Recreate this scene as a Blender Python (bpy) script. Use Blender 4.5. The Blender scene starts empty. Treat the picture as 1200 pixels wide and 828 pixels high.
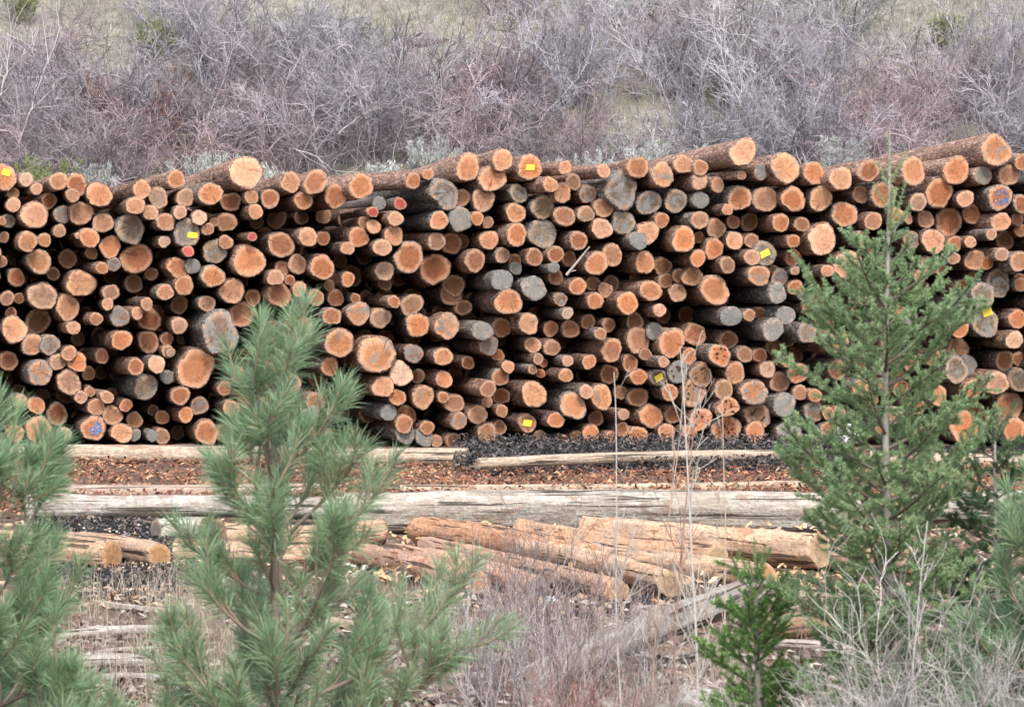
import bpy, math, random
import numpy as np
from mathutils import Vector, Matrix

random.seed(11)
BK = 1.5
rng = np.random.default_rng(11)
R = math.radians
SC = bpy.context.scene
COL = SC.collection
FPX, HOR, CX, HC = 5190.0, 330.0, 600.0, 2.96      # focal length in photo pixels, horizon row, centre column, eye height


def P(px, py, Y):
    """The point at distance Y that the photograph shows at (px, py)."""
    return Vector(((px - CX) * Y / FPX, Y, HC - (py - HOR) * Y / FPX))


def G(px, py, z=0.0):
    """The point of the flat yard (height z) that the photograph shows at (px, py)."""
    Y = FPX * (HC - z) / (py - HOR)
    return Vector(((px - CX) * Y / FPX, Y, z))


# ------------------------------------------------------------------ helpers
def tag(o, label=None, cat=None, group=None, kind=None):
    for k, v in (('label', label), ('category', cat), ('group', group), ('kind', kind)):
        if v:
            o[k] = v
    return o


def empty(name, loc=(0, 0, 0), rz=0.0):
    o = bpy.data.objects.new(name, None)
    o.location = loc
    o.rotation_euler = (0, 0, rz)
    o.empty_display_size = 0.1
    COL.objects.link(o)
    return o


class MB:
    """Collects vertices, faces and two point attributes, then links them as one mesh object."""
    def __init__(self):
        self.v, self.f, self.uv, self.c, self.mi = [], [], [], [], []
        self.n = 0

    def add(self, verts, faces, uv=None, col=(1, 1, 1, 0), mi=0):
        verts = np.asarray(verts, dtype=np.float32).reshape(-1, 3)
        m = len(verts)
        self.v.append(verts)
        self.uv.append(verts.copy() if uv is None else np.asarray(uv, dtype=np.float32).reshape(-1, 3))
        c = np.asarray(col, dtype=np.float32)
        if c.ndim == 1:
            c = np.tile(c, (m, 1))
        self.c.append(c)
        n = self.n
        if isinstance(faces, np.ndarray):
            self.f.append(faces.astype(np.int64) + n)
            self.mi.append(np.full(len(faces), mi, dtype=np.int32))
        else:
            for k in (3, 4):
                fs = [q for q in faces if len(q) == k]
                if fs:
                    self.f.append(np.asarray(fs, dtype=np.int64) + n)
                    self.mi.append(np.full(len(fs), mi, dtype=np.int32))
        self.n += m

    def mesh(self, name, mats, smooth=True):
        me = bpy.data.meshes.new(name)
        V = np.concatenate(self.v)
        me.vertices.add(len(V))
        me.vertices.foreach_set('co', V.ravel())
        sizes = np.concatenate([np.full(len(f), f.shape[1]) for f in self.f])
        loops = np.concatenate([f.ravel() for f in self.f])
        me.loops.add(len(loops))
        me.loops.foreach_set('vertex_index', loops.astype(np.int32))
        me.polygons.add(len(sizes))
        starts = np.concatenate([[0], np.cumsum(sizes)[:-1]])
        me.polygons.foreach_set('loop_start', starts.astype(np.int32))
        me.polygons.foreach_set('material_index', np.concatenate(self.mi))
        me.polygons.foreach_set('use_smooth', np.full(len(sizes), smooth))
        a = me.attributes.new('puv', 'FLOAT_VECTOR', 'POINT')
        a.data.foreach_set('vector', np.concatenate(self.uv).ravel())
        a = me.attributes.new('tone', 'FLOAT_COLOR', 'POINT')
        a.data.foreach_set('color', np.concatenate(self.c).ravel())
        for m in mats:
            me.materials.append(m)
        me.update(calc_edges=True)
        me.validate()
        return me

    def build(self, name, mats, parent=None, smooth=True):
        if not isinstance(mats, (list, tuple)):
            mats = [mats]
        o = bpy.data.objects.new(name, self.mesh(name, mats, smooth))
        COL.objects.link(o)
        if parent is not None:
            o.parent = parent
        return o


def tube(mb, pts, rad, sides=4, col=(1, 1, 1, 0), mi=0, cap=False):
    pts = np.asarray(pts, dtype=np.float64)
    n = len(pts)
    rad = np.broadcast_to(np.asarray(rad, dtype=np.float64), (n,))
    d = np.gradient(pts, axis=0)
    d /= np.linalg.norm(d, axis=1, keepdims=True) + 1e-9
    ref = np.array([0.0, 0.0, 1.0]) if abs(d[0][2]) < 0.8 else np.array([1.0, 0.0, 0.0])
    u = np.cross(d, ref)
    u /= np.linalg.norm(u, axis=1, keepdims=True) + 1e-9
    w = np.cross(d, u)
    a = np.arange(sides) * 2 * math.pi / sides
    ring = pts[:, None, :] + rad[:, None, None] * (np.cos(a)[None, :, None] * u[:, None, :] + np.sin(a)[None, :, None] * w[:, None, :])
    i = np.arange(n - 1)[:, None] * sides
    j = np.arange(sides)[None, :]
    k = (j + 1) % sides
    f = np.stack([i + j, i + k, i + sides + k, i + sides + j], axis=-1).reshape(-1, 4)
    mb.add(ring.reshape(-1, 3), f, col=col, mi=mi)


# ------------------------------------------------------------------ materials
def new_mat(name):
    m = bpy.data.materials.new(name)
    m.use_nodes = True
    nt = m.node_tree
    b = nt.nodes['Principled BSDF']
    b.inputs['Roughness'].default_value = 0.9
    b.inputs['Specular IOR Level'].default_value = 0.15
    return m, nt, b


def N(nt, typ, **kw):
    n = nt.nodes.new(typ)
    for k, v in kw.items():
        if k.startswith('i_'):
            n.inputs[k[2:]].default_value = v
        else:
            setattr(n, k, v)
    return n


def attr(nt, name):
    return N(nt, 'ShaderNodeAttribute', attribute_name=name)


def noise(nt, vec, scale, detail=4, rough=0.6):
    n = N(nt, 'ShaderNodeTexNoise')
    n.inputs['Scale'].default_value = scale
    n.inputs['Detail'].default_value = detail
    n.inputs['Roughness'].default_value = rough
    if vec is not None:
        nt.links.new(vec, n.inputs['Vector'])
    return n.outputs['Fac']


def mul_vec(nt, vec, s):
    n = N(nt, 'ShaderNodeVectorMath', operation='MULTIPLY')
    nt.links.new(vec, n.inputs[0])
    n.inputs[1].default_value = s
    return n.outputs[0]


def math_(nt, op, a, b=None, clamp=False):
    n = N(nt, 'ShaderNodeMath', operation=op, use_clamp=clamp)
    for i, x in enumerate((a, b)):
        if x is None:
            continue
        if isinstance(x, (int, float)):
            n.inputs[i].default_value = x
        else:
            nt.links.new(x, n.inputs[i])
    return n.outputs[0]


def ramp(nt, fac, stops, interp='LINEAR'):
    n = N(nt, 'ShaderNodeValToRGB')
    cr = n.color_ramp
    cr.interpolation = interp
    while len(cr.elements) < len(stops):
        cr.elements.new(0.5)
    for e, (p, c) in zip(cr.elements, stops):
        e.position = p
        e.color = (*c, 1) if len(c) == 3 else c
    nt.links.new(fac, n.inputs['Fac'])
    return n.outputs['Color']


def g1(x):
    return (x, x, x)


def mixc(nt, fac, a, b, typ='MIX'):
    n = N(nt, 'ShaderNodeMix', data_type='RGBA', blend_type=typ)
    for i, x in ((0, fac), (6, a), (7, b)):
        if isinstance(x, (int, float)):
            n.inputs[i].default_value = x
        elif isinstance(x, tuple):
            n.inputs[i].default_value = (*x, 1) if len(x) == 3 else x
        else:
            nt.links.new(x, n.inputs[i])
    return n.outputs[2]


def bump(nt, b, h, strength=0.5, dist=0.02):
    n = N(nt, 'ShaderNodeBump')
    n.inputs['Strength'].default_value = strength
    n.inputs['Distance'].default_value = dist
    nt.links.new(h, n.inputs['Height'])
    nt.links.new(n.outputs[0], b.inputs['Normal'])


def mat_wood_end():
    m, nt, b = new_mat('sawn_log_end')
    L = nt.links.new
    uv = attr(nt, 'puv').outputs['Vector']
    tn = attr(nt, 'tone')
    sep = N(nt, 'ShaderNodeSeparateXYZ')
    L(uv, sep.inputs[0])
    flat = N(nt, 'ShaderNodeCombineXYZ')
    L(sep.outputs[0], flat.inputs[0]); L(sep.outputs[1], flat.inputs[1])
    ln = N(nt, 'ShaderNodeVectorMath', operation='LENGTH')
    L(flat.outputs[0], ln.inputs[0])
    rad = ln.outputs['Value']
    n1 = noise(nt, uv, 2.2, 3)
    n2 = noise(nt, uv, 7.0, 5, 0.7)
    n3 = noise(nt, mul_vec(nt, uv, (1.3, 1.3, 3.1)), 1.1, 2)
    wr = math_(nt, 'ADD', rad, math_(nt, 'MULTIPLY', math_(nt, 'SUBTRACT', n1, 0.5), 0.22))
    # growth rings
    rings = math_(nt, 'SINE', math_(nt, 'MULTIPLY', wr, 46.0))
    rings2 = math_(nt, 'SINE', math_(nt, 'MULTIPLY', wr, 19.0))
    rr = math_(nt, 'ADD', math_(nt, 'MULTIPLY', rings, 0.06), math_(nt, 'MULTIPLY', rings2, 0.05))
    # pale sapwood towards the bark, darker heart
    sap = ramp(nt, wr, [(0.0, g1(0.80)), (0.1, g1(0.92)), (0.6, g1(0.93)), (0.78, g1(1.0)), (0.88, g1(1.12)), (1.0, g1(1.14))])
    col = mixc(nt, 1.0, tn.outputs['Color'], sap, 'MULTIPLY')
    pale = mixc(nt, 0.5, tn.outputs['Color'], (0.80, 0.53, 0.36))
    sapf = ramp(nt, wr, [(0.70, g1(0)), (0.86, g1(0.8)), (1.0, g1(0.95))])
    col = mixc(nt, sapf, col, pale)
    br = math_(nt, 'ADD', math_(nt, 'ADD', 0.55, rr), math_(nt, 'MULTIPLY', n2, 1.0))
    col = mixc(nt, 1.0, col, br, 'MULTIPLY')
    # brown blotches of resin and handling dirt
    blot = ramp(nt, math_(nt, 'ADD', n3, math_(nt, 'MULTIPLY', math_(nt, 'SUBTRACT', n2, 0.5), 0.3)), [(0.54, g1(0)), (0.74, g1(0.55))])
    col = mixc(nt, blot, col, (0.22, 0.11, 0.06))
    # weathering: the share of grey wood is the tone's alpha
    gn = math_(nt, 'ADD', noise(nt, uv, 1.6, 3), math_(nt, 'MULTIPLY', math_(nt, 'SUBTRACT', n2, 0.5), 0.25))
    gf = math_(nt, 'MULTIPLY', math_(nt, 'SUBTRACT', math_(nt, 'ADD', gn, tn.outputs['Alpha']), 0.92), 5.0, True)
    grey = mixc(nt, n2, (0.17, 0.165, 0.16), (0.40, 0.385, 0.365))
    grey = mixc(nt, 1.0, grey, math_(nt, 'ADD', 0.95, rr), 'MULTIPLY')
    col = mixc(nt, gf, col, grey)
    # drying checks: thin dark radial lines
    at = math_(nt, 'ARCTAN2', sep.outputs[1], sep.outputs[0])
    cv = N(nt, 'ShaderNodeCombineXYZ')
    L(math_(nt, 'ADD', math_(nt, 'MULTIPLY', at, 1.4), math_(nt, 'MULTIPLY', n1, 0.5)), cv.inputs[0]); L(sep.outputs[2], cv.inputs[1])
    ck = noise(nt, cv.outputs[0], 3.0, 1, 0.4)
    line = math_(nt, 'SUBTRACT', 1.0, math_(nt, 'MULTIPLY', math_(nt, 'ABSOLUTE', math_(nt, 'SUBTRACT', ck, 0.40)), 75.0), True)
    rmask = ramp(nt, math_(nt, 'ADD', rad, math_(nt, 'MULTIPLY', math_(nt, 'SUBTRACT', n3, 0.5), 1.6)), [(0.15, g1(0)), (0.22, g1(0.8)), (0.85, g1(0.8)), (0.92, g1(0))])
    col = mixc(nt, math_(nt, 'MULTIPLY', line, rmask), col, (0.05, 0.03, 0.02))
    L(col, b.inputs['Base Color'])
    saw = noise(nt, mul_vec(nt, uv, (1.5, 14.0, 1.0)), 3.0, 3)
    bump(nt, b, math_(nt, 'ADD', math_(nt, 'ADD', saw, math_(nt, 'MULTIPLY', n2, 0.6)), math_(nt, 'MULTIPLY', line, -0.8)), 0.9, 0.03)
    return m


def mat_bark():
    m, nt, b = new_mat('log_bark')
    L = nt.links.new
    uv = attr(nt, 'puv').outputs['Vector']
    tn = attr(nt, 'tone')
    st = mul_vec(nt, uv, (1.0, 0.32, 1.0))
    wob = noise(nt, uv, 4.0, 2)
    addv = N(nt, 'ShaderNodeVectorMath', operation='ADD')
    L(st, addv.inputs[0]); L(mul_vec(nt, wob, (0.12, 0.05, 0.12)) if False else st, addv.inputs[1])
    vo = N(nt, 'ShaderNodeTexVoronoi', feature='DISTANCE_TO_EDGE')
    vo.inputs['Scale'].default_value = 13.0
    L(st, vo.inputs['Vector'])
    vc = N(nt, 'ShaderNodeTexVoronoi')
    vc.inputs['Scale'].default_value = 13.0
    L(st, vc.inputs['Vector'])
    n1 = noise(nt, uv, 9.0, 5, 0.65)
    n2 = noise(nt, uv, 2.0, 3)
    base = mixc(nt, 1.0, tn.outputs['Color'], ramp(nt, n1, [(0.25, g1(0.55)), (0.5, g1(1.0)), (0.75, g1(1.55))]), 'MULTIPLY')
    plate = N(nt, 'ShaderNodeSeparateColor')
    L(vc.outputs['Color'], plate.inputs[0])
    base = mixc(nt, 1.0, base, math_(nt, 'ADD', 0.65, math_(nt, 'MULTIPLY', plate.outputs[0], 0.7)), 'MULTIPLY')
    # pale scars where bark has come off
    scar = ramp(nt, noise(nt, mul_vec(nt, uv, (1, 0.4, 1)), 7.0, 4, 0.7), [(0.57, g1(0)), (0.63, g1(1))])
    base = mixc(nt, math_(nt, 'MULTIPLY', scar, tn.outputs['Alpha']), base, (0.46, 0.30, 0.21))
    fur = ramp(nt, vo.outputs['Distance'], [(0.0, g1(0.45)), (0.09, g1(1.0))])
    base = mixc(nt, 1.0, base, fur, 'MULTIPLY')
    L(base, b.inputs['Base Color'])
    h = math_(nt, 'ADD', math_(nt, 'MINIMUM', math_(nt, 'MULTIPLY', vo.outputs['Distance'], 5.0), 0.6), n1)
    bump(nt, b, h, 0.9, 0.03)
    return m


def mat_pole():
    """debarked yard poles and old grey logs; tone.alpha = share of weathered streaks"""
    m, nt, b = new_mat('peeled_log')
    L = nt.links.new
    uv = attr(nt, 'puv').outputs['Vector']
    tn = attr(nt, 'tone')
    st = mul_vec(nt, uv, (1.0, 0.09, 1.0))
    n1 = noise(nt, st, 14.0, 5, 0.65)
    n2 = noise(nt, mul_vec(nt, uv, (1, 0.5, 1)), 3.5, 4, 0.7)
    n3 = noise(nt, mul_vec(nt, uv, (1.2, 0.03, 1.2)), 17.0, 3, 0.6)
    n4 = noise(nt, uv, 16.0, 4, 0.7)
    col = mixc(nt, 1.0, tn.outputs['Color'], ramp(nt, n1, [(0.25, g1(0.6)), (0.5, g1(0.98)), (0.75, g1(1.3))]), 'MULTIPLY')
    col = mixc(nt, 1.0, col, ramp(nt, n4, [(0.3, g1(0.72)), (0.6, g1(1.12))]), 'MULTIPLY')
    patch = ramp(nt, n2, [(0.50, g1(0)), (0.56, g1(1))])
    col = mixc(nt, math_(nt, 'MULTIPLY', patch, tn.outputs['Alpha']), col, (0.30, 0.235, 0.19))
    p2 = ramp(nt, n2, [(0.38, g1(1)), (0.44, g1(0))])
    col = mixc(nt, math_(nt, 'MULTIPLY', p2, 0.7), col, mixc(nt, 1.0, tn.outputs['Color'], (0.62, 0.46, 0.38), 'MULTIPLY'))
    crack = ramp(nt, n3, [(0.385, g1(1)), (0.42, g1(0))])
    col = mixc(nt, math_(nt, 'MULTIPLY', crack, 0.85), col, (0.06, 0.045, 0.035))
    L(col, b.inputs['Base Color'])
    bump(nt, b, math_(nt, 'ADD', math_(nt, 'ADD', n1, n4), math_(nt, 'MULTIPLY', crack, -1.0)), 1.0, 0.035)
    return m


def mat_attr(name, rough=0.9, nscale=20.0, namp=0.5, transl=0.0):
    m, nt, b = new_mat(name)
    tn = attr(nt, 'tone')
    geo = N(nt, 'ShaderNodeTexCoord')
    n = noise(nt, geo.outputs['Object'], nscale, 3)
    col = mixc(nt, 1.0, tn.outputs['Color'], math_(nt, 'ADD', 1.0 - namp / 2, math_(nt, 'MULTIPLY', n, namp)), 'MULTIPLY')
    nt.links.new(col, b.inputs['Base Color'])
    b.inputs['Roughness'].default_value = rough
    if transl > 0:
        t = N(nt, 'ShaderNodeBsdfTranslucent')
        nt.links.new(col, t.inputs['Color'])
        mx = N(nt, 'ShaderNodeMixShader')
        mx.inputs[0].default_value = transl
        nt.links.new(b.outputs[0], mx.inputs[1])
        nt.links.new(t.outputs[0], mx.inputs[2])
        nt.links.new(mx.outputs[0], nt.nodes['Material Output'].inputs['Surface'])
    return m


def mat_twig(name='bare_twig'):
    """bark of bare shrubs: the object's own colour, a little uneven"""
    m, nt, b = new_mat(name)
    oi = N(nt, 'ShaderNodeObjectInfo')
    tn = attr(nt, 'tone')
    geo = N(nt, 'ShaderNodeTexCoord')
    n = noise(nt, geo.outputs['Object'], 3.0, 3)
    col = mixc(nt, 1.0, oi.outputs['Color'], tn.outputs['Color'], 'MULTIPLY')
    col = mixc(nt, 1.0, col, math_(nt, 'ADD', 0.6, math_(nt, 'MULTIPLY', n, 0.8)), 'MULTIPLY')
    nt.links.new(col, b.inputs['Base Color'])
    return m


def mat_plain(name, c, rough=0.8, nscale=8.0, amp=0.4):
    m, nt, b = new_mat(name)
    geo = N(nt, 'ShaderNodeTexCoord')
    n = noise(nt, geo.outputs['Object'], nscale, 4, 0.65)
    col = mixc(nt, 1.0, c, math_(nt, 'ADD', 1 - amp / 2, math_(nt, 'MULTIPLY', n, amp)), 'MULTIPLY')
    nt.links.new(col, b.inputs['Base Color'])
    b.inputs['Roughness'].default_value = rough
    return m


def mat_worn_paint(name, c):
    m, nt, b = new_mat(name)
    geo = N(nt, 'ShaderNodeTexCoord')
    n = noise(nt, geo.outputs['Object'], 22.0, 5, 0.75)
    col = mixc(nt, ramp(nt, n, [(0.50, g1(1)), (0.60, g1(0.15))]), (0.52, 0.30, 0.20), c)
    nt.links.new(col, b.inputs['Base Color'])
    return m


def mat_yard():
    m, nt, b = new_mat('yard_soil')
    L = nt.links.new
    co = N(nt, 'ShaderNodeTexCoord').outputs['Object']
    n1 = noise(nt, co, 1.2, 6, 0.7)
    n2 = noise(nt, co, 14.0, 5, 0.75)
    n3 = noise(nt, co, 45.0, 3, 0.7)
    col = ramp(nt, n1, [(0.3, (0.07, 0.055, 0.05)), (0.45, (0.15, 0.10, 0.075)), (0.6, (0.24, 0.165, 0.12)), (0.75, (0.30, 0.24, 0.19))])
    col = mixc(nt, 1.0, col, ramp(nt, n2, [(0.3, g1(0.5)), (0.55, g1(1.0)), (0.75, g1(1.6))]), 'MULTIPLY')
    col = mixc(nt, ramp(nt, n3, [(0.60, g1(0)), (0.68, g1(0.8))]), col, (0.36, 0.20, 0.13))
    L(col, b.inputs['Base Color'])
    bump(nt, b, math_(nt, 'ADD', n2, n3), 0.8, 0.04)
    return m


def mat_hill():
    m, nt, b = new_mat('hillside_grass')
    L = nt.links.new
    co = N(nt, 'ShaderNodeTexCoord').outputs['Object']
    n1 = noise(nt, co, 0.35, 5, 0.65)
    n2 = noise(nt, co, 3.0, 5, 0.7)
    n3 = noise(nt, co, 20.0, 4, 0.75)
    col = ramp(nt, n1, [(0.32, (0.21, 0.19, 0.17)), (0.5, (0.30, 0.28, 0.24)), (0.62, (0.28, 0.27, 0.205)), (0.75, (0.36, 0.345, 0.285))])
    col = mixc(nt, 1.0, col, ramp(nt, n2, [(0.3, g1(0.6)), (0.7, g1(1.35))]), 'MULTIPLY')
    col = mixc(nt, 1.0, col, ramp(nt, n3, [(0.3, g1(0.6)), (0.7, g1(1.4))]), 'MULTIPLY')
    L(col, b.inputs['Base Color'])
    bump(nt, b, math_(nt, 'ADD', n2, n3), 0.8, 0.08)
    return m


def mat_mulch():
    m, nt, b = new_mat('black_mulch')
    L = nt.links.new
    co = N(nt, 'ShaderNodeTexCoord').outputs['Object']
    n2 = noise(nt, co, 16.0, 5, 0.75)
    n3 = noise(nt, co, 40.0, 3, 0.7)
    col = ramp(nt, n2, [(0.3, (0.012, 0.012, 0.014)), (0.55, (0.04, 0.038, 0.042)), (0.75, (0.10, 0.09, 0.09))])
    col = mixc(nt, ramp(nt, n3, [(0.66, g1(0)), (0.72, g1(0.7))]), col, (0.22, 0.17, 0.15))
    L(col, b.inputs['Base Color'])
    bump(nt, b, math_(nt, 'ADD', n2, n3), 1.0, 0.06)
    return m


M_END, M_BARK, M_POLE = mat_wood_end(), mat_bark(), mat_pole()
M_NEEDLE = mat_attr('conifer_needles', 0.6, 6.0, 0.5, 0.4)
M_STEM = mat_attr('young_stem_bark', 0.9, 40.0, 0.8)
M_TWIG = mat_twig()
M_CHIP = mat_attr('bark_chip', 0.9, 30.0, 0.5)
M_GRASS = mat_attr('dry_grass_blade', 0.8, 3.0, 0.4, 0.2)
M_SAGE = mat_attr('sage_leaf', 0.9, 3.0, 0.4, 0.15)
M_YARD, M_HILL, M_MULCH = mat_yard(), mat_hill(), mat_mulch()
M_TAG = mat_plain('yellow_paper_tag', (0.78, 0.60, 0.06), 0.6, 14, 0.5)
M_BLUE = mat_worn_paint('blue_marking_paint', (0.07, 0.15, 0.34))
M_PINK = mat_worn_paint('pink_marking_paint', (0.80, 0.16, 0.30))
M_BOARD = mat_plain('whitewashed_board', (0.62, 0.62, 0.63), 0.7, 15, 0.4)
M_ROT = mat_plain('dark_rot', (0.06, 0.04, 0.03), 0.9, 30, 0.8)
M_ROCK = mat_plain('pale_rock', (0.48, 0.49, 0.49), 0.9, 9, 0.9)

# ------------------------------------------------------------------ ground and hillside
def hill_z(Y, X=0.0):
    if Y < 93:
        return -0.3
    z = -0.3 + (Y - 93) * 0.75 if Y < 100 else 4.95 + (Y - 100) * 0.56
    return z + 0.35 * math.sin(X * 0.33 + 1.0) * min(1, (Y - 93) / 7) + 0.22 * math.sin(X * 0.9 + Y * 0.6)


def grid_sheet(name, xs, ys, zf, mat, kind):
    V = np.array([[x, y, zf(x, y)] for y in ys for x in xs])
    nx, ny = len(xs), len(ys)
    F = [(j * nx + i, j * nx + i + 1, (j + 1) * nx + i + 1, (j + 1) * nx + i) for j in range(ny - 1) for i in range(nx - 1)]
    mb = MB()
    mb.add(V, np.array(F))
    o = mb.build(name, mat)
    o['kind'] = kind
    return o


def yard_z(x, y):
    return (0.025 * math.sin(x * 2.3 + y * 0.9) + 0.02 * math.sin(x * 5.1 - y * 2.2) + 0.02 * math.sin(y * 3.7 + x)) - 0.02


xs = np.concatenate([np.linspace(-90, -16, 20), np.linspace(-15, 15, 121), np.linspace(16, 90, 20)])
grid_sheet('ground', xs, np.concatenate([np.linspace(-40, 18, 15), np.arange(19, 96, 0.4)]), yard_z, M_YARD, 'structure')
grid_sheet('hillside', xs, np.concatenate([np.arange(92, 118, 0.5), np.linspace(118.5, 300, 40)]), lambda x, y: hill_z(y, x), M_HILL, 'structure')

# ------------------------------------------------------------------ logs
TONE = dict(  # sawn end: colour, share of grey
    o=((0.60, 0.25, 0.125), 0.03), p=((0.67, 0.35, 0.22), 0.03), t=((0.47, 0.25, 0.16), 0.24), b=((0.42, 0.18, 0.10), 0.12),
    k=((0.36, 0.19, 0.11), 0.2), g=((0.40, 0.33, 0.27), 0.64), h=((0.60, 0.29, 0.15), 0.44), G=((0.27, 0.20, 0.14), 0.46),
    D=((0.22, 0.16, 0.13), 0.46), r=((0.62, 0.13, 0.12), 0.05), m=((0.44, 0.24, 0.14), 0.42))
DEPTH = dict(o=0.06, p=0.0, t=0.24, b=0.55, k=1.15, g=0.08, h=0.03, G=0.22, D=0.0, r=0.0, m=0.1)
BARKS = [(0.105, 0.066, 0.050), (0.145, 0.088, 0.064), (0.12, 0.10, 0.088), (0.085, 0.056, 0.046), (0.17, 0.11, 0.085)]


def outline(rnd, a=0.035):
    ph = [rnd.uniform(0, 6.28) for _ in range(5)]
    am = [rnd.uniform(0.2, 1.0) * a * s for s in (2.2, 1.2, 0.8, 0.55, 0.45)]
    return lambda t: 1 + sum(am[k] * math.cos((k + 2) * t + ph[k]) for k in range(5))


def log_parts(rad, length, tone, grey, bark, rnd, seg=26, rough=0.035, taper=None, scars=0.5, rim=0.93, tilt=0.10, bend=0.0, jitter=None):
    """Returns (bark MB, end MB) of a log whose sawn end is at the origin facing -Y and whose body runs along +Y."""
    fo = outline(rnd, rough)
    taper = rnd.uniform(-0.18, 0.14) if taper is None else taper
    tx, tz = rnd.uniform(-tilt, tilt), rnd.uniform(-tilt, tilt)
    off = np.array([rnd.uniform(-50, 50) for _ in range(3)])
    th = np.arange(seg) * 2 * math.pi / seg
    shape = np.array([fo(t) for t in th])
    ts = [t for t in ((0.0, 0.06, 0.22, 0.5, 0.9, 1.5, 2.4, 3.6, 5.2, 7.2) if jitter is None else [0.0, 0.06] + [0.22 * q for q in range(1, 60)]) if t < length - 0.05] + [length]
    ph = rnd.uniform(0, 6.28)
    V = []
    for k, t in enumerate(ts):
        jit = np.array([1 + rnd.uniform(-1, 1) * (jitter or 0.022) for _ in th]) if k else np.array([1 + rnd.uniform(-0.045, 0.03) for _ in th])
        rr = rad * shape * jit * (1 + taper * t / max(length, 1) - (0.02 if k == 0 else 0))
        s = bend * math.sin(math.pi * t / length)
        x, z = rr * np.cos(th) + s * math.cos(ph), rr * np.sin(th) + s * math.sin(ph)
        y = t + (tx * x + tz * z) * (1 if k == 0 else max(0, 1 - t * 4))
        V.append(np.stack([x, np.full(seg, 0.0) + y, z], axis=1))
    n = len(ts)
    V = np.concatenate(V)
    idx = np.arange(seg)
    nxt = (idx + 1) % seg
    F = np.concatenate([np.stack([k * seg + idx, (k + 1) * seg + idx, (k + 1) * seg + nxt, k * seg + nxt], axis=1) for k in range(n - 1)])
    bm = MB()
    # rim of bark round the sawn end
    rj = np.array([rim + rnd.uniform(-0.05, 0.035) for _ in th])[:, None] if rough >= 0.04 else rim
    inner = V[:seg] * np.array([1, 1, 1.0])
    inner[:, [0, 2]] *= rj
    inner[:, 1] = tx * inner[:, 0] + tz * inner[:, 2] + 0.002
    V2 = np.concatenate([V, inner, V[-seg:].mean(axis=0)[None]])
    base = n * seg
    F = np.concatenate([F, np.stack([base + idx, idx, nxt, base + nxt], axis=1)])
    col = (*bark, scars)
    bm.add(V2, F, uv=V2 + off, col=col)
    ce = base + seg
    bm.add(np.concatenate([V[-seg:], V2[-1:]]), np.array([[i, seg, (i + 1) % seg] for i in range(seg)]), uv=np.concatenate([V[-seg:], V2[-1:]]) + off, col=(*bark, 1.0))
    em = MB()
    rings = (1.0, 0.84, 0.6, 0.3)
    EV, EU = [], []
    px, pz = rnd.uniform(-0.26, 0.26), rnd.uniform(-0.26, 0.26)
    rot = rnd.uniform(0, 6.28)
    for q in rings:
        x, z = inner[:, 0] * 1.012 * q, inner[:, 2] * 1.012 * q
        y = tx * x + tz * z - 0.006 * (q < 0.99) + np.array([rnd.uniform(-0.002, 0.002) for _ in th])
        EV.append(np.stack([x, y, z], axis=1))
        ux, uz = q * np.cos(th + rot) - px * (1 - q), q * np.sin(th + rot) - pz * (1 - q)
        EU.append(np.stack([ux, uz, np.full(seg, off[0])], axis=1))
    EV.append(np.array([[0, -0.007, 0]])); EU.append(np.array([[-px, -pz, off[0]]]))
    k = len(rings)
    EF = np.concatenate([np.stack([j * seg + idx, j * seg + nxt, (j + 1) * seg + nxt, (j + 1) * seg + idx], axis=1) for j in range(k - 1)])
    em.add(np.concatenate(EV), EF, uv=np.concatenate(EU), col=(*tone, grey))
    last = (k - 1) * seg
    tri = np.stack([idx, nxt, np.full(seg, seg)], axis=1)
    em.add(np.concatenate([EV[k - 1], EV[k]]), tri, uv=np.concatenate([EU[k - 1], EU[k]]), col=(*tone, grey))
    return bm, em, (tx, tz)


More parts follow.
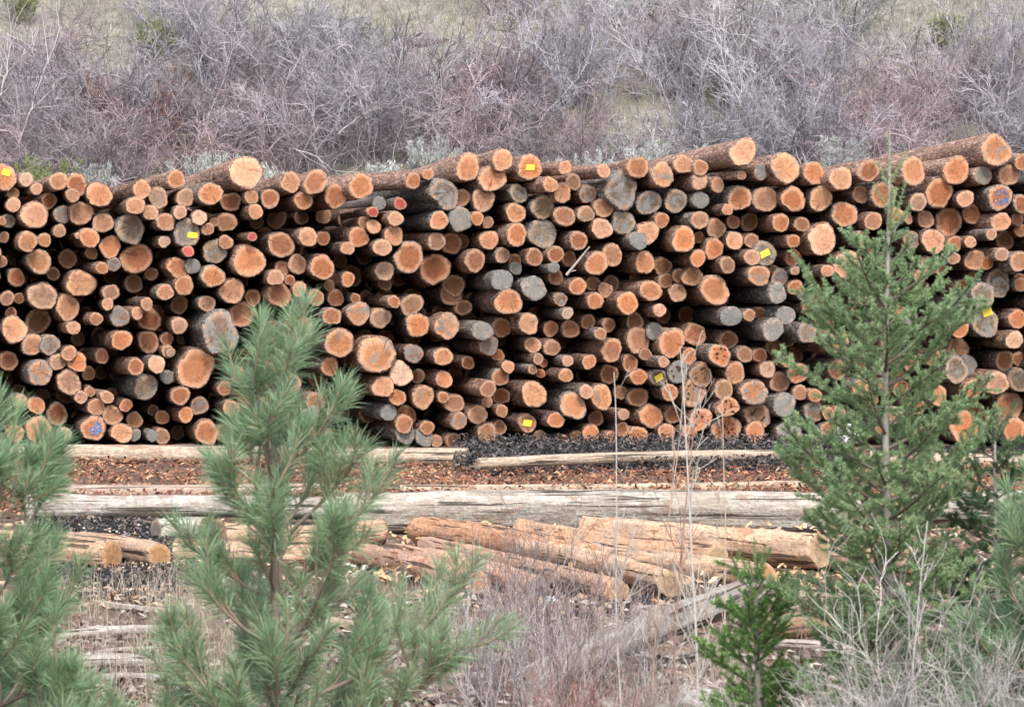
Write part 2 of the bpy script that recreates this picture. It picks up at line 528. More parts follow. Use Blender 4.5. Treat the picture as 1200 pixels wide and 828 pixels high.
# pile: sawn ends read off the photograph, tile by tile: x y radius code[flags], in enlarged tile pixels
# flags: B body stands out of the pile, Y yellow tag, U blue smear, W blue lettering, S pink spot, number = own depth
TILES = {
(0, 160): "18 212 72 oY;138 224 40 p;192 274 34 p;308 234 50 p;405 250 58 o;382 308 38 pB;520 303 70 o;70 298 33 t;70 357 42 p;258 336 44 b;182 412 74 p;10 441 26 p;45 443 38 t;330 408 48 t;425 402 66 t;312 494 36 pB;410 520 18 p;540 452 55 t;683 485 78 G;470 530 54 o;745 277 52 pB;830 320 56 t;710 362 50 pB;790 398 44 p;870 448 50 p;20 528 30 t;145 550 54 pB;232 542 38 o;205 655 66 h;578 578 60 o;355 640 52 k;715 640 84 b;862 550 34 p;535 688 34 oB;598 670 38 t;5 655 34 t;85 740 48 b;425 770 76 o;480 610 36 k;795 720 36 k;700 770 50 k;280 720 36 k",
(200, 160): "30 225 50 o;395 188 90 pB;630 240 56 o;762 238 66 oB;865 312 62 o;697 336 50 o;522 326 52 o;424 316 40 oB;445 393 42 pB;208 300 64 oB;78 320 50 t;315 342 54 b;50 396 38 pB;150 425 42 pB;230 448 26 t;293 447 54 t;196 485 34 p;85 505 72 GY;5 450 25 o;92 601 32 r;235 600 66 G;290 555 40 t;428 525 26 rB;410 655 86 o;578 568 72 o;720 526 52 pB;800 533 40 b;665 670 52 t;35 688 56 o;115 680 42 g;222 732 62 oB;585 690 40 t;550 738 46 pB;625 752 28 o;795 685 68 o;833 780 32 k;675 800 42 p;70 780 54 o",
(400, 160): "103 258 70 oB;376 233 43 oB;455 197 32 p;665 160 72 oB;845 122 60 pB;793 218 74 p;543 300 80 D;632 322 48 t;745 330 64 t;308 352 34 rB;200 350 36 g;165 395 30 rB;122 450 34 t;170 472 40 pB;285 430 42 pB;275 518 54 p;90 528 56 o;33 585 38 p;215 580 50 pB;355 632 82 o;490 695 84 b;228 705 54 t;35 748 40 o;513 440 52 oB;625 432 66 g;712 428 38 o;770 450 32 t;500 550 50 tB;575 560 60 b;635 550 40 k;700 650 60 oB;775 543 52 p;845 622 42 t;845 755 58 gB;590 780 60 k;230 770 40 k",
(600, 160): "95 162 70 oY;280 163 38 pB;482 180 38 pB;660 160 62 oB;575 280 96 D;790 200 66 h;900 145 54 p;202 252 42 pB;265 295 52 p;322 237 44 t;398 300 50 t;35 300 50 G;160 370 62 G;20 400 55 o;275 417 58 o;388 405 46 m;480 372 56 t;472 482 58 p;585 450 64 G;718 347 66 G;860 338 62 G;785 438 42 o;712 505 62 o;662 545 48 gB;900 540 68 oB;25 515 58 oB;160 510 78 G;350 545 50 oB;118 632 48 oB;230 618 46 o;300 640 42 b;20 690 34 g;220 688 30 gB;230 738 44 b;445 665 62 o;525 620 60 t;698 660 58 o;345 785 48 oB;805 755 40 b;115 795 66 g;15 650 36 b;728 808 58 oB;868 818 50 p;490 803 42 t;880 730 40 b;790 680 50 k;520 770 45 k;425 770 40 k",
(800, 145): "95 230 44 p;92 300 46 pS;183 320 40 t;318 148 76 pB;310 270 25 pB;413 250 46 g;540 232 82 h;690 258 62 o;830 287 64 oB;95 400 46 g;300 390 66 o;433 395 70 t;582 395 66 o;725 392 68 o;235 450 32 pB;850 475 70 o;90 505 50 tB;265 515 38 b;175 548 54 t;350 515 50 k;515 518 48 oB;625 527 42 t;85 595 32 b;272 612 50 p;360 612 40 t;165 655 54 o;80 705 46 o;235 740 46 tB;366 700 46 pB;430 680 66 GY;580 615 37 oB;578 700 48 b;732 605 84 p;868 740 80 p;760 770 36 pB-0.55;590 770 25 t;400 795 60 hB;510 805 48 t;50 800 55 t;480 770 30 k",
(1000, 145): "80 245 60 oB;315 250 74 oB;155 370 72 o;38 370 48 t;340 410 50 tB;450 360 84 o;540 245 76 o;750 140 84 hB;680 270 50 g;815 270 58 t;895 200 50 oU;588 393 48 p;770 385 68 oWB;885 420 50 oB;620 473 52 b;380 502 48 t;500 515 78 b;105 510 50 pB;225 482 45 o;290 500 26 p;775 515 52 pB;860 500 36 t;725 580 32 pB;880 560 38 o;795 610 50 k;45 605 44 tB;95 665 35 o;305 610 50 t;420 615 68 p;532 628 44 o;615 620 34 pB;640 715 58 p;700 730 38 o;780 685 38 pB;525 705 36 pB;465 765 32 t;400 740 50 t;870 720 55 hB;760 815 60 G;875 815 35 b;625 805 32 b;350 800 35 t",
(0, 340): "38 42 40 p;100 42 30 b;222 30 78 t;580 12 46 p;865 10 45 pB;58 120 32 b;75 205 72 p;355 90 68 t;565 72 34 pB;770 72 36 pB;720 120 34 pB;505 150 36 tB;628 138 56 t;385 197 38 pB;780 150 65 b;200 160 70 k;638 260 56 oB;778 270 60 b;875 255 36 b;880 320 34 o;170 285 58 t;262 285 54 t;362 330 42 pB;305 375 46 t;405 375 54 o;45 370 52 b;210 433 68 hB;535 345 40 b;712 400 46 oB-0.75;822 388 48 pB;875 455 36 g;465 435 38 k;362 482 68 t;765 508 66 GB;105 580 38 p;190 602 48 o;425 560 36 pB;470 530 30 t;562 560 36 pB;505 612 48 tB;660 603 36 oB;590 655 54 t;300 650 60 b;802 628 30 k;705 680 46 t;205 735 76 o;80 750 50 o;330 760 46 tY;490 722 68 oUB;640 748 56 pB;705 758 34 g;800 762 32 gB;850 765 44 t;850 665 40 b",
(200, 340): "190 70 46 tB;45 185 46 tB;322 5 68 t;260 220 105 DB;130 410 105 o;375 125 70 b;430 40 45 b;570 25 66 o;760 38 46 t;672 78 46 t;865 40 46 b;845 135 50 oB;665 185 72 o;885 275 80 hB;350 440 42 oB;835 400 50 o;0 325 25 p;5 455 28 t;50 552 52 oB;150 605 50 t;282 513 40 oB;318 620 48 hB;80 652 42 oB;190 745 66 oB;295 745 60 b;390 580 40 t;490 585 28 o;760 585 52 o;855 650 36 t;745 640 40 g;45 75 50 k;520 210 60 b;560 420 60 b;640 490 48 t;600 690 50 t;430 690 46 o;500 770 40 t;720 755 46 o;820 760 40 t",
(400, 340): "90 122 62 h;205 145 56 t;75 42 28 b;278 60 34 oB;370 75 60 k;400 182 66 oB;555 188 68 hB;740 212 54 gB;875 62 74 oB;840 195 54 b;775 290 52 t;820 338 34 b;380 332 52 tB;535 348 50 oB;665 380 36 b;185 335 104 hB;312 437 66 p;220 505 60 p;295 562 46 o;400 450 40 k;540 468 46 oB;430 560 62 h;535 560 32 o;592 592 54 t;770 517 46 pB-0.8;765 585 32 t;875 400 36 pB;835 455 48 b;840 555 46 b;842 632 34 p;715 653 54 o;618 685 46 hB;340 655 56 b;250 640 45 g;450 720 40 o;330 700 50 o;765 750 56 oB;830 720 42 t;585 785 40 o;500 790 34 t;435 770 50 g;335 750 55 g;640 90 45 k;575 25 60 k",
(600, 340): "255 48 38 tB;437 55 48 oB;605 68 62 oB;292 120 32 pB;775 105 36 pB;87 175 56 h;205 203 42 b;307 203 50 b;400 165 40 b;508 182 36 b;645 165 50 k;748 215 46 g;838 275 76 o;662 262 70 pB;465 228 34 pB;522 315 60 oB;110 287 46 t;210 300 46 t;138 360 30 pB;165 380 25 b;292 370 32 pB;405 375 40 oB;620 382 46 b;700 335 36 t;795 375 32 pB;870 430 58 gd;108 415 26 pB;150 435 26 o;282 445 40 oB;510 440 52 b;665 453 46 o;770 458 48 GY;828 535 48 o;570 535 40 k;660 560 55 k;115 545 72 oB;390 532 40 pB;468 560 64 h;320 605 72 hB;585 650 32 pB;730 660 64 oB;845 650 48 b;80 695 50 tYB;230 680 46 oB;440 672 42 b;415 750 48 o;520 770 36 o;580 730 40 o;660 765 55 o;810 745 50 p;270 785 32 o;345 785 50 o;150 775 45 t;885 350 20 b",
(800, 330): "170 45 78 oB;497 60 54 gB;590 30 44 o;635 78 24 g;690 80 36 b;655 142 30 o;740 120 30 b;255 180 56 gB;350 175 34 pB;405 165 36 b;540 177 52 gB;475 250 60 gB;655 268 54 GB;65 278 62 b;240 305 50 b;195 385 60 odB;325 380 46 t;405 385 40 b;480 345 48 k;35 390 44 o;275 478 58 t;445 458 46 pdB;552 420 32 pB;510 525 56 t;605 480 56 o;820 315 60 oB;750 210 50 b;810 460 55 b;95 490 65 md;60 580 75 md;215 565 55 mB;375 580 72 hB;240 655 56 odB;535 645 64 gB;395 705 70 md;95 720 65 od;230 780 80 od;380 785 55 o;560 790 65 gB;615 580 42 t;695 595 38 o;690 680 55 G;765 690 35 o;765 770 42 o;820 690 40 t;40 790 40 o",
(1000, 330): "360 40 50 k;240 155 38 o;295 185 45 g;560 240 55 o;695 215 76 GY;580 110 38 g;680 70 66 GB;770 30 54 G;880 15 40 o;570 20 35 b;860 195 54 o;845 305 50 pB;795 415 56 b;870 405 40 b;550 350 60 k;540 460 70 G;590 440 60 g;755 530 66 pB;870 515 64 G;45 430 50 b;40 555 50 o;145 540 38 o;440 595 55 o;625 565 55 o;820 650 76 b;585 760 85 o;640 700 70 b;845 775 66 oB;105 620 30 o;75 300 20 o;520 690 35 p;5 150 20 b;190 330 45 b;300 420 50 t;250 560 45 b;330 650 50 o;220 700 48 t;150 760 46 o;330 770 50 t;420 400 46 b;120 200 40 b;60 80 44 t",
}
PXM = FPX / 80.0
logs = []
for (x0, y0), s in TILES.items():
    for rec in s.split(';'):
        a, b_, c, code = rec.split()
        k = 4.475
        x, y, r = x0 + float(a) / k, y0 + float(b_) / k, float(c) / k
        fl = code[1:]
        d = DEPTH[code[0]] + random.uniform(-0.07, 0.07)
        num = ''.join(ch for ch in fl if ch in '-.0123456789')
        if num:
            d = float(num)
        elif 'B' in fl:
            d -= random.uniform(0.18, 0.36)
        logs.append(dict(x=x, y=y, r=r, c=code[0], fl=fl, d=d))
TAN = math.tan(R(14))
for _ in range(40):
    for i in logs:
        for j in logs:
            if j['x'] >= i['x'] or i['x'] - j['x'] > 90:
                continue
            s = i['r'] + j['r']
            dy = i['y'] - j['y']
            if abs(dy) > 0.85 * s:
                continue
            gap = (i['x'] - j['x'] - math.sqrt(s * s - dy * dy)) / PXM
            ex = j['d'] - i['d'] - (max(gap, 0) / TAN + 0.12)
            if ex > 0:
                i['d'] += 0.25 * ex
                j['d'] -= 0.25 * ex
# visible share on the picture, nearest first
order = sorted(range(len(logs)), key=lambda q: logs[q]['d'])
buf = np.full((560, 1300), -1, dtype=np.int32)
yy, xx = np.mgrid[0:560, -50:1250]
for q in reversed(order):
    l = logs[q]
    y1, y2, x1, x2 = int(l['y'] - l['r']) - 1, int(l['y'] + l['r']) + 2, int(l['x'] - l['r']) + 49, int(l['x'] + l['r']) + 52
    y1, y2, x1, x2 = max(y1, 0), min(y2, 560), max(x1, 0), min(x2, 1300)
    m = (yy[y1:y2, x1:x2] - l['y']) ** 2 + (xx[y1:y2, x1:x2] - l['x']) ** 2 < l['r'] ** 2
    buf[y1:y2, x1:x2][m] = q
cnt = np.bincount(buf[:, 50:1250][buf[:, 50:1250] >= 0].ravel(), minlength=len(logs))
for q, l in enumerate(logs):
    l['vis'] = int(cnt[q]) * (0.5 if l['d'] > 1.4 else 1)
rank = sorted(logs, key=lambda l: -l['vis'])
KEEP = 282
main, rest = rank[:KEEP], rank[KEEP:]

# ---- labels: marked logs by their own look, the others by their colour, size and the nearest marked log
LAND = [  # x, y, full label, short reference
 (4, 207, "orange log with a yellow tag at the pile's upper left end", "the upper left yellow-tagged log"),
 (288, 202, "fattest flaky-barked log lying on top of the pile's left half", "the fattest log on the left top"),
 (153, 268, "round log with a greyish rim below the long top-left log", "the grey-rimmed log at upper left"),
 (46, 306, "orange log end bleached grey on its lower half, far left", "the grey-bottomed log at far left"),
 (219, 273, "mossy dark grey log end with a yellow tag, left half", "the mossy grey tagged log"),
 (296, 277, "thin pink-ended log sticking out above the big ringed log", "the thin pink-ended log"),
 (292, 306, "big orange log end with clear rings and shaggy grey bark", "the big ringed log with shaggy bark"),
 (521, 227, "old charred-looking brown log end near the pile's top", "the charred-looking log"),
 (540, 256, "plain grey log end just below the charred-looking log", "the plain grey log under the charred one"),
 (549, 196, "big bright orange log on the top row above the charred-looking log", "the big orange log on the top row"),
 (469, 239, "barked log with a red painted end near the top", "the red-painted log end"),
 (437, 248, "small crimson painted log end left of the red-painted one", "the small crimson log end"),
 (480, 301, "big pale log with a yellowish outer ring, above a brown one", "the big yellow-ringed log"),
 (509, 315, "big dusky brown log tucked under the yellow-ringed log", "the big dusky brown log"),
 (589, 329, "pale grey log end with white star cracks", "the grey log with star cracks"),
 (621, 196, "orange log with a yellow tag on the pile's top row", "the top-row yellow-tagged log"),
 (728, 222, "biggest dirt-crusted grey log end near the top", "the dirt-crusted grey log"),
 (776, 205, "half-bleached log end, grey above and pink below, on the top row", "the half-bleached top log"),
 (636, 274, "big olive-grey log end below the mossy dark one", "the big olive-grey log"),
 (871, 178, "fat splintered log jutting up from the pile's top", "the fat splintered top log"),
 (821, 212, "log end marked with a pink paint spot", "the pink-spotted log end"),
 (921, 197, "bleached grey log end with a split orange base, on top", "the bleached split log"),
 (896, 297, "dark log end with a small yellow tag, right half", "the dark yellow-tagged log"),
 (963, 280, "big pale pear-shaped log end with a crack at its top", "the big pear-shaped log"),
 (994, 310, "big smooth pale log end right under the pear-shaped one", "the big smooth pale log"),
 (1168, 176, "fat grey-edged log jutting from the pile's top right", "the fat grey-edged top right log"),
 (1172, 231, "orange log end with blue lettering", "the blue-lettered log"),
 (1200, 190, "log end smeared with blue paint at the pile's upper right end", "the blue-smeared log at upper right"),
 (1155, 378, "dark grey log end with a yellow scrap on its upper edge", "the grey log with a yellow scrap"),
 (258, 389, "big broken grey log with a split, jagged end", "the broken split grey log"),
 (229, 432, "big round orange log with fine rings near the pile's lower left", "the big fine-ringed orange log"),
 (441, 415, "big orange log end with a grey quarter at upper right", "the big grey-quartered log"),
 (110, 501, "log end smeared with blue paint in the bottom row", "the bottom-row blue-smeared log"),
 (74, 510, "small log with a yellow tag in the bottom row, left", "the bottom left yellow-tagged log"),
 (618, 495, "tan log with a yellow tag low in the pile's middle", "the low middle yellow-tagged log"),
 (772, 442, "small dark log with a yellow tag left of the speckled grey log", "the small dark tagged log"),
 (672, 475, "big log end half orange, half grey like a wedge", "the wedge-faced log"),
 (794, 436, "grey log end speckled with dark dots", "the speckled grey log"),
 (900, 432, "barked log end with four dark holes", "the log with four dark holes"),
 (171, 454, "grey weathered log with a bullseye of rings", "the bullseye grey log"),
 (838, 340, "big orange log end in front of dark gaps, right of the middle", "the big orange log right of the middle"),
 (912, 468, "mottled log end, grey above and brown below", "the mottled two-tone log"),
 (748, 398, "big pale log end with saw scratches and heavy bark", "the saw-scratched pale log"),
 (1131, 500, "big orange log end at the pile's lower right", "the big lower right orange log"),
 (1189, 503, "barked log on the ground at the pile's right end", "the ground-lying log at the right end"),
 (124, 398, "orange log end with torn bark streaming behind it", "the torn-bark log at left"),
]
SIZES = [(6.5, 'slim'), (8.8, 'small'), (11.3, 'medium'), (14.0, 'thick'), (99, 'huge')]
CNAME = dict(o='orange', p='pale peach', t='tan', b='dusky brown', k='deep-set dark', g='grey', h='half grey', G='dark grey', D='blackened', r='reddish', m='mottled brown')
CNAME['b'] = 'dusky brown'
DIRS = ['right of', 'above right of', 'above', 'above left of', 'left of', 'below left of', 'below', 'below right of']
landlogs = []
used_ids = set()
for (x, y, lab, ref) in LAND:
    l = min((q for q in main if id(q) not in used_ids), key=lambda q: (q['x'] - x) ** 2 + (q['y'] - y) ** 2)
    used_ids.add(id(l))
    l['label'] = lab
    landlogs.append((l, ref))


def desc(l):
    return next(n for lim, n in SIZES if l['r'] < lim) + ' ' + CNAME[l['c']]


def sector(l, m_):
    a = math.atan2(m_['y'] - l['y'], l['x'] - m_['x'])
    return int(round(a / (math.pi / 4))) % 8


plain = [l for l in main if 'label' not in l]
for l in plain:
    best = None
    near = sorted(landlogs, key=lambda t: (t[0]['x'] - l['x']) ** 2 + (t[0]['y'] - l['y']) ** 2)[:5]
    for k, (m_, ref) in enumerate(near):
        s = sector(l, m_)
        D = lambda q: math.hypot(q['x'] - m_['x'], q['y'] - m_['y'])
        same = sorted((q for q in plain if desc(q) == desc(l) and sector(q, m_) == s), key=D)
        rk = same.index(l)
        cost = rk * 1.5 + k * 1.0 + D(l) / 60.0
        if best is None or cost < best[0]:
            nearby = D(l) < 1.35 * (l['r'] + m_['r'])
            pre = ('', 'second ', 'third ', 'fourth ', 'fifth ', 'sixth ', 'seventh ', 'eighth ')[min(rk, 7)]
            if rk == 0:
                lab = f"{desc(l)} log {'right next to and ' if False else ''}{'just ' if nearby else ''}{DIRS[s]} {ref}"
                if not nearby and len(same) > 1:
                    lab = f"nearest {desc(l)} log {DIRS[s]} {ref}"
            else:
                lab = f"{pre}nearest {desc(l)} log {DIRS[s]} {ref}"
            best = (cost, lab)
    l['label'] = best[1]

PILE_GROUP = 'logs stacked in the big pile'


def letters(mb, text, w, h, ox, oz, rot, thick):
    """Brushed capitals as flat ribbons, 3 mm proud of the sawn end (faces -Y)."""
    ST = {'B': [[(0, 0), (0, 1), (.55, 1), (.7, .8), (.5, .55), (0, .5)], [(.5, .53), (.8, .3), (.6, .02), (0, 0)]],
          'C': [[(.8, .85), (.5, 1), (.12, .8), (0, .5), (.1, .2), (.45, 0), (.8, .12)]],
          'W': [[(0, 1), (.2, 0), (.42, .7), (.64, 0), (.86, 1)]],
          'A': [[(0, 0), (.4, 1), (.8, 0)], [(.16, .4), (.64, .4)]],
          'Y': [[(0, 1), (.4, .5), (.8, 1)], [(.4, .5), (.4, 0)]]}
    cr, sr = math.cos(rot), math.sin(rot)
    n = len(text)
    for q, ch in enumerate(text):
        for st in ST[ch]:
            for (a, b_) in zip(st[:-1], st[1:]):
                pa = np.array([(q + a[0] * .8 - n / 2) * w, (a[1] - .5) * h])
                pb = np.array([(q + b_[0] * .8 - n / 2) * w, (b_[1] - .5) * h])
                d = (pb - pa) / (np.linalg.norm(pb - pa) + 1e-9)
                nn = np.array([-d[1], d[0]]) * thick / 2
                pa, pb = pa - d * thick * .4, pb + d * thick * .4
                quad = [pa - nn, pb - nn, pb + nn, pa + nn]
                front = [(ox + cr * p_[0] - sr * p_[1], 0.0, oz + sr * p_[0] + cr * p_[1]) for p_ in quad]
                V = [(x, -0.004, z) for x, _, z in front] + [(x, 0.004, z) for x, _, z in front]
                mb.add(V, [(0, 1, 2, 3), (7, 6, 5, 4), (0, 4, 5, 1), (1, 5, 6, 2), (2, 6, 7, 3), (3, 7, 4, 0)])


def blotch(mb, r, ox, oz, rnd, seg=14, sx=1.0, sz=1.0):
    V = []
    for k in range(seg):
        t = k * 2 * math.pi / seg
        rr = r * rnd.uniform(0.6, 1.15)
        V.append((ox + rr * sx * math.cos(t), 0, oz + rr * sz * math.sin(t)))
    f = [(x, -0.004, z) for x, _, z in V] + [(x, 0.004, z) for x, _, z in V] + [(ox, -0.004, oz)]
    F = [(2 * seg, k, (k + 1) % seg) for k in range(seg)] + [(k, seg + k, seg + (k + 1) % seg, (k + 1) % seg) for k in range(seg)]
    mb.add(f, F)


def place_log(l, i):
    rnd = random.Random(1000 + i)
    Y = 80 + l['d']
    loc = P(l['x'], l['y'], Y)
    rad = l['r'] * Y / FPX * 1.01
    yaw = R((17.5 if l['y'] < 228 else 11.0) + rnd.uniform(-3, 3))
    tone, grey = TONE[l['c']]
    v = rnd.uniform(0.70, 1.12)
    h = rnd.uniform(-0.10, 0.07)
    tone = (min(.85, tone[0] * v), max(.02, tone[1] * v * (1 + h)), max(.02, tone[2] * v * (1 + 2 * h)))
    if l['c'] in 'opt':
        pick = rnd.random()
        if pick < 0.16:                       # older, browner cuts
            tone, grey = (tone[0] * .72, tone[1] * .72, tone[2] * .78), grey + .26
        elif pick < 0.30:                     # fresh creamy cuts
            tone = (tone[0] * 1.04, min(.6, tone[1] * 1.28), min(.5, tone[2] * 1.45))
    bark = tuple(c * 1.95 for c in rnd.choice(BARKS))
    if l['c'] in 'gGD':
        bark = (0.23, 0.205, 0.19)
    top = l['y'] < 218
    rough = 0.05 if l['r'] > 12 else 0.04
    if 'D' == l['c']:
        rough = 0.08
    scars = 0.35 + 0.5 * (rnd.random() < 0.4)
    if top:
        bark = (0.37, 0.235, 0.185)
        scars = 0.9
    length = rnd.uniform(9.5, 11.5)
    if top:
        length = rnd.uniform(6.5, 8.5)
    return loc, rad, yaw, tone, max(0, grey + rnd.uniform(-0.06, 0.06)), bark, rough, scars, length, rnd


cut_meshes = 0
for i, l in enumerate(main):
    loc, rad, yaw, tone, grey, bark, rough, scars, length, rnd = place_log(l, i)
    bm, em, (tx, tz) = log_parts(rad, length, tone, grey, bark, rnd, rough=rough, scars=scars, taper=rnd.uniform(-.4, -.2) if l['y'] < 225 else None)
    o = bm.build('log', M_BARK)
    o.location = loc
    o.rotation_euler = (R(rnd.uniform(-0.6, 0.6)) if l['y'] > 225 else -R(rnd.uniform(1.6, 3.2)), 0, yaw)
    tag(o, l['label'], 'log', PILE_GROUP)
    e = em.build('cut_end', M_END, o)
    fl = l['fl']
    rot = (math.atan(tz) * 1.0, 0.0, math.atan(tx))

    def on_end(ch, x, z, lift=0.012):
        ch.location = (x, tx * x + tz * z - lift, z)
        ch.rotation_euler = (-math.atan(tz), 0, math.atan(tx))

    if 'Y' in fl:
        t_ = MB()
        w, h = rnd.uniform(.072, .095), rnd.uniform(.05, .068)
        V = [(x, y, z + 0.01 * math.sin(x * 20)) for y in (-0.003, 0.003) for z in (-h, h) for x in (-w, 0, w)]
        t_.add(V, [(0, 1, 4, 3), (1, 2, 5, 4), (6, 9, 10, 7), (7, 10, 11, 8), (0, 3, 9, 6), (2, 8, 11, 5), (0, 6, 7, 1), (1, 7, 8, 2), (3, 4, 10, 9), (4, 5, 11, 10)])
        c = t_.build('paper_tag', M_TAG, o, smooth=False)
        spot = (0.0, 0.0)
        if l['x'] > 1100:
            spot = (0.03, rad * 0.72)
        elif l['x'] < 10:
            spot = (0.05, 0.08)
        elif abs(l['x'] - 219) < 4:
            spot = (0.10, -0.04)
        on_end(c, *spot, lift=0.018)
        c.rotation_euler[1] = R(rnd.uniform(5, 25)) * (1 if l['x'] < 650 else -1)
    if 'W' in fl:
        w_ = MB()
        letters(w_, 'BCC', 0.075, 0.085, 0.0, 0.085, R(188), 0.022)
        letters(w_, 'WAY', 0.10, 0.105, 0.01, -0.085, R(192), 0.026)
        on_end(w_.build('painted_lettering', M_BLUE, o, smooth=False), 0, 0)
    if 'U' in fl:
        w_ = MB()
        if l['x'] > 1100:
            for (x, z, r_) in ((-.09, .10, .05), (-.10, .03, .045), (-.08, -.04, .05), (-.02, -.11, .04), (-.10, -.09, .035), (-0.03, .12, .035)):
                blotch(w_, r_, x, z, rnd)
        else:
            for (x, z, r_) in ((.07, .04, .075), (.10, -.03, .05), (0.0, -.02, .05), (.05, -.08, .045), (-.05, -.05, .03), (.10, .09, .035), (-.02, -.10, .03)):
                blotch(w_, r_, x, z, rnd)
        on_end(w_.build('paint_smear', M_BLUE, o, smooth=False), 0, 0)
    if 'S' in fl:
        w_ = MB()
        blotch(w_, .075, -0.02, .06, rnd)
        blotch(w_, .04, 0.05, .075, rnd)
        on_end(w_.build('paint_smear', M_PINK, o, smooth=False), 0, 0)
    if 'd' in fl:
        w_ = MB()
        spots = [(-.04, .03), (.045, .03), (-.03, -.06), (.05, -.05)] if abs(l['x'] - 900) < 4 else [(rnd.uniform(-.6, .6) * rad, rnd.uniform(-.6, .6) * rad) for _ in range(9)]
        for (x, z) in spots:
            w_ = MB()
            blotch(w_, rnd.uniform(.014, .03), 0, 0, rnd, 9)
            on_end(w_.build('dark_spot', M_ROT, e, smooth=False), x, z)

# ---- the smaller and deeper logs of the pile, too many to name
bmb, emb = MB(), MB()


def add_rest(loc, rad, yaw, tone, grey, bark, rough, scars, length, rnd, seg):
    bm, em, _ = log_parts(rad, length, tone, grey, bark, rnd, seg=seg, rough=rough, scars=scars)
    c, s = math.cos(yaw), math.sin(yaw)
    rot = np.array([[c, -s, 0], [s, c, 0], [0, 0, 1]])
    for src, mi in ((bm, 0), (em, 1)):
        off = 0
        for v, u, cc, f in zip(src.v, src.uv, src.c, src.f):
            pass
        V = np.concatenate(src.v) @ rot.T + np.array(loc)
        U, C_ = np.concatenate(src.uv), np.concatenate(src.c)
        n0 = bmb.n
        first = True
        for f in src.f:
            if first:
                bmb.add(V, f, uv=U, col=C_, mi=mi)
                first = False
            else:
                bmb.f.append(f + n0)
                bmb.mi.append(np.full(len(f), mi, dtype=np.int32))


for i, l in enumerate(rest):
    loc, rad, yaw, tone, grey, bark, rough, scars, length, rnd = place_log(l, 5000 + i)
    add_rest(loc, rad, yaw, tone, grey, bark, rough, scars, length, rnd, 20)
for side, x0 in ((0, -14), (1, 1222)):
    for cx_ in range(3):
        y = 205.0 + 7 * cx_
        while y < 512:
            rnd = random.Random(int(y * 17 + cx_ * 7 + side))
            r = rnd.uniform(9, 15)
            y += r
            tone, grey = TONE[rnd.choice('opttGbo')]
            Y = 80 + rnd.uniform(-.2, .3)
            xx_ = x0 + (cx_ * 27 if side else -cx_ * 27) + rnd.uniform(-4, 4)
            add_rest(P(xx_, y, Y), r * Y / FPX, R(13), tone, grey, rnd.choice(BARKS), 0.04, 0.4, 8.0, rnd, 20)
            y += r + 1
tops = np.full(1400, 600.0)
for l in logs:
    a, b_ = int(l['x'] - l['r'] * 1.3) + 60, int(l['x'] + l['r'] * 1.3) + 60
    tops[max(a, 0):b_] = np.minimum(tops[max(a, 0):b_], l['y'] - l['r'])
row = 0
y = 210.0
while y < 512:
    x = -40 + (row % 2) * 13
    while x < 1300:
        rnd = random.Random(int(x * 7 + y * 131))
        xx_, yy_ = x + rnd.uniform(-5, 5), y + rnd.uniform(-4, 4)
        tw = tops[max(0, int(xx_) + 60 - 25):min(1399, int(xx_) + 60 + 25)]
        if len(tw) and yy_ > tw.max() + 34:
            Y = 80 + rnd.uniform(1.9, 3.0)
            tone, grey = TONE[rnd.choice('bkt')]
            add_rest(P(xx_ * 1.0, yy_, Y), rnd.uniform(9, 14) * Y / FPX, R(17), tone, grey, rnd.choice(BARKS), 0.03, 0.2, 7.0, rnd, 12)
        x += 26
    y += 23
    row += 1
o = bmb.build('stacked_logs', [M_BARK, M_END])
tag(o, 'smaller and deeper-set logs filling the gaps of the big pile', 'logs', PILE_GROUP, 'stuff')

# dead branch caught in the pile
mb = MB()
a, b_ = P(664, 322, 79.2), P(691, 289, 79.0)
tube(mb, [a, a.lerp(b_, .5) + Vector((0.02, 0, 0.02)), b_], [.028, .022, .012], 6, (0.42, 0.38, 0.34, 0))
c_ = a.lerp(b_, .12)
tube(mb, [c_, c_ + Vector((.12, 0, .02))], [.018, .008], 5, (0.42, 0.38, 0.34, 0))
o = mb.build('dead_branch', M_STEM)
tag(o, 'bare grey stick caught between the logs in the middle of the pile', 'branch')

# ------------------------------------------------------------------ yard logs
def yard_log(name, a, b, rad, tone, grey, label, cat, group=None, mat=None, end=None, endgrey=0.1, rough=0.04, taper=0.0, bend=0.05, rim=0.97, seg=26, seed=0, scars=0.4, jitter=0.03):
    """A log lying from the sawn end at a to b (both points of its axis)."""
    rnd = random.Random(seed or hash(label) % 9999)
    a, b = Vector(a), Vector(b)
    d = b - a
    bm, em, _ = log_parts(rad, d.length, end or tone, endgrey, tone, rnd, seg=seg, rough=rough, taper=taper, rim=rim, scars=grey, bend=bend, tilt=0.06, jitter=jitter)
    o = bm.build(name, mat or M_POLE)
    o.location = a
    o.rotation_mode = 'QUATERNION'
    o.rotation_quaternion = Vector((0, 1, 0)).rotation_difference(d)
    em.build('cut_end', M_END, o)
    tag(o, label, cat, group)
    return o


def on_ground(px, py, rad, lift=0.0):
    q = G(px, py, 0.0)
    q.z = rad * 0.92 + lift
    return q


GREYW, PALE, ORANGE, YEL, BRN = (0.44, 0.41, 0.37), (0.50, 0.40, 0.31), (0.61, 0.37, 0.26), (0.67, 0.45, 0.31), (0.32, 0.20, 0.13)
ENDO, ENDT, ENDG = (0.60, 0.33, 0.17), (0.55, 0.40, 0.25), (0.40, 0.34, 0.27)
LG = 'sorting logs lying across the yard'
PG = 'peeled poles lying in the yard'


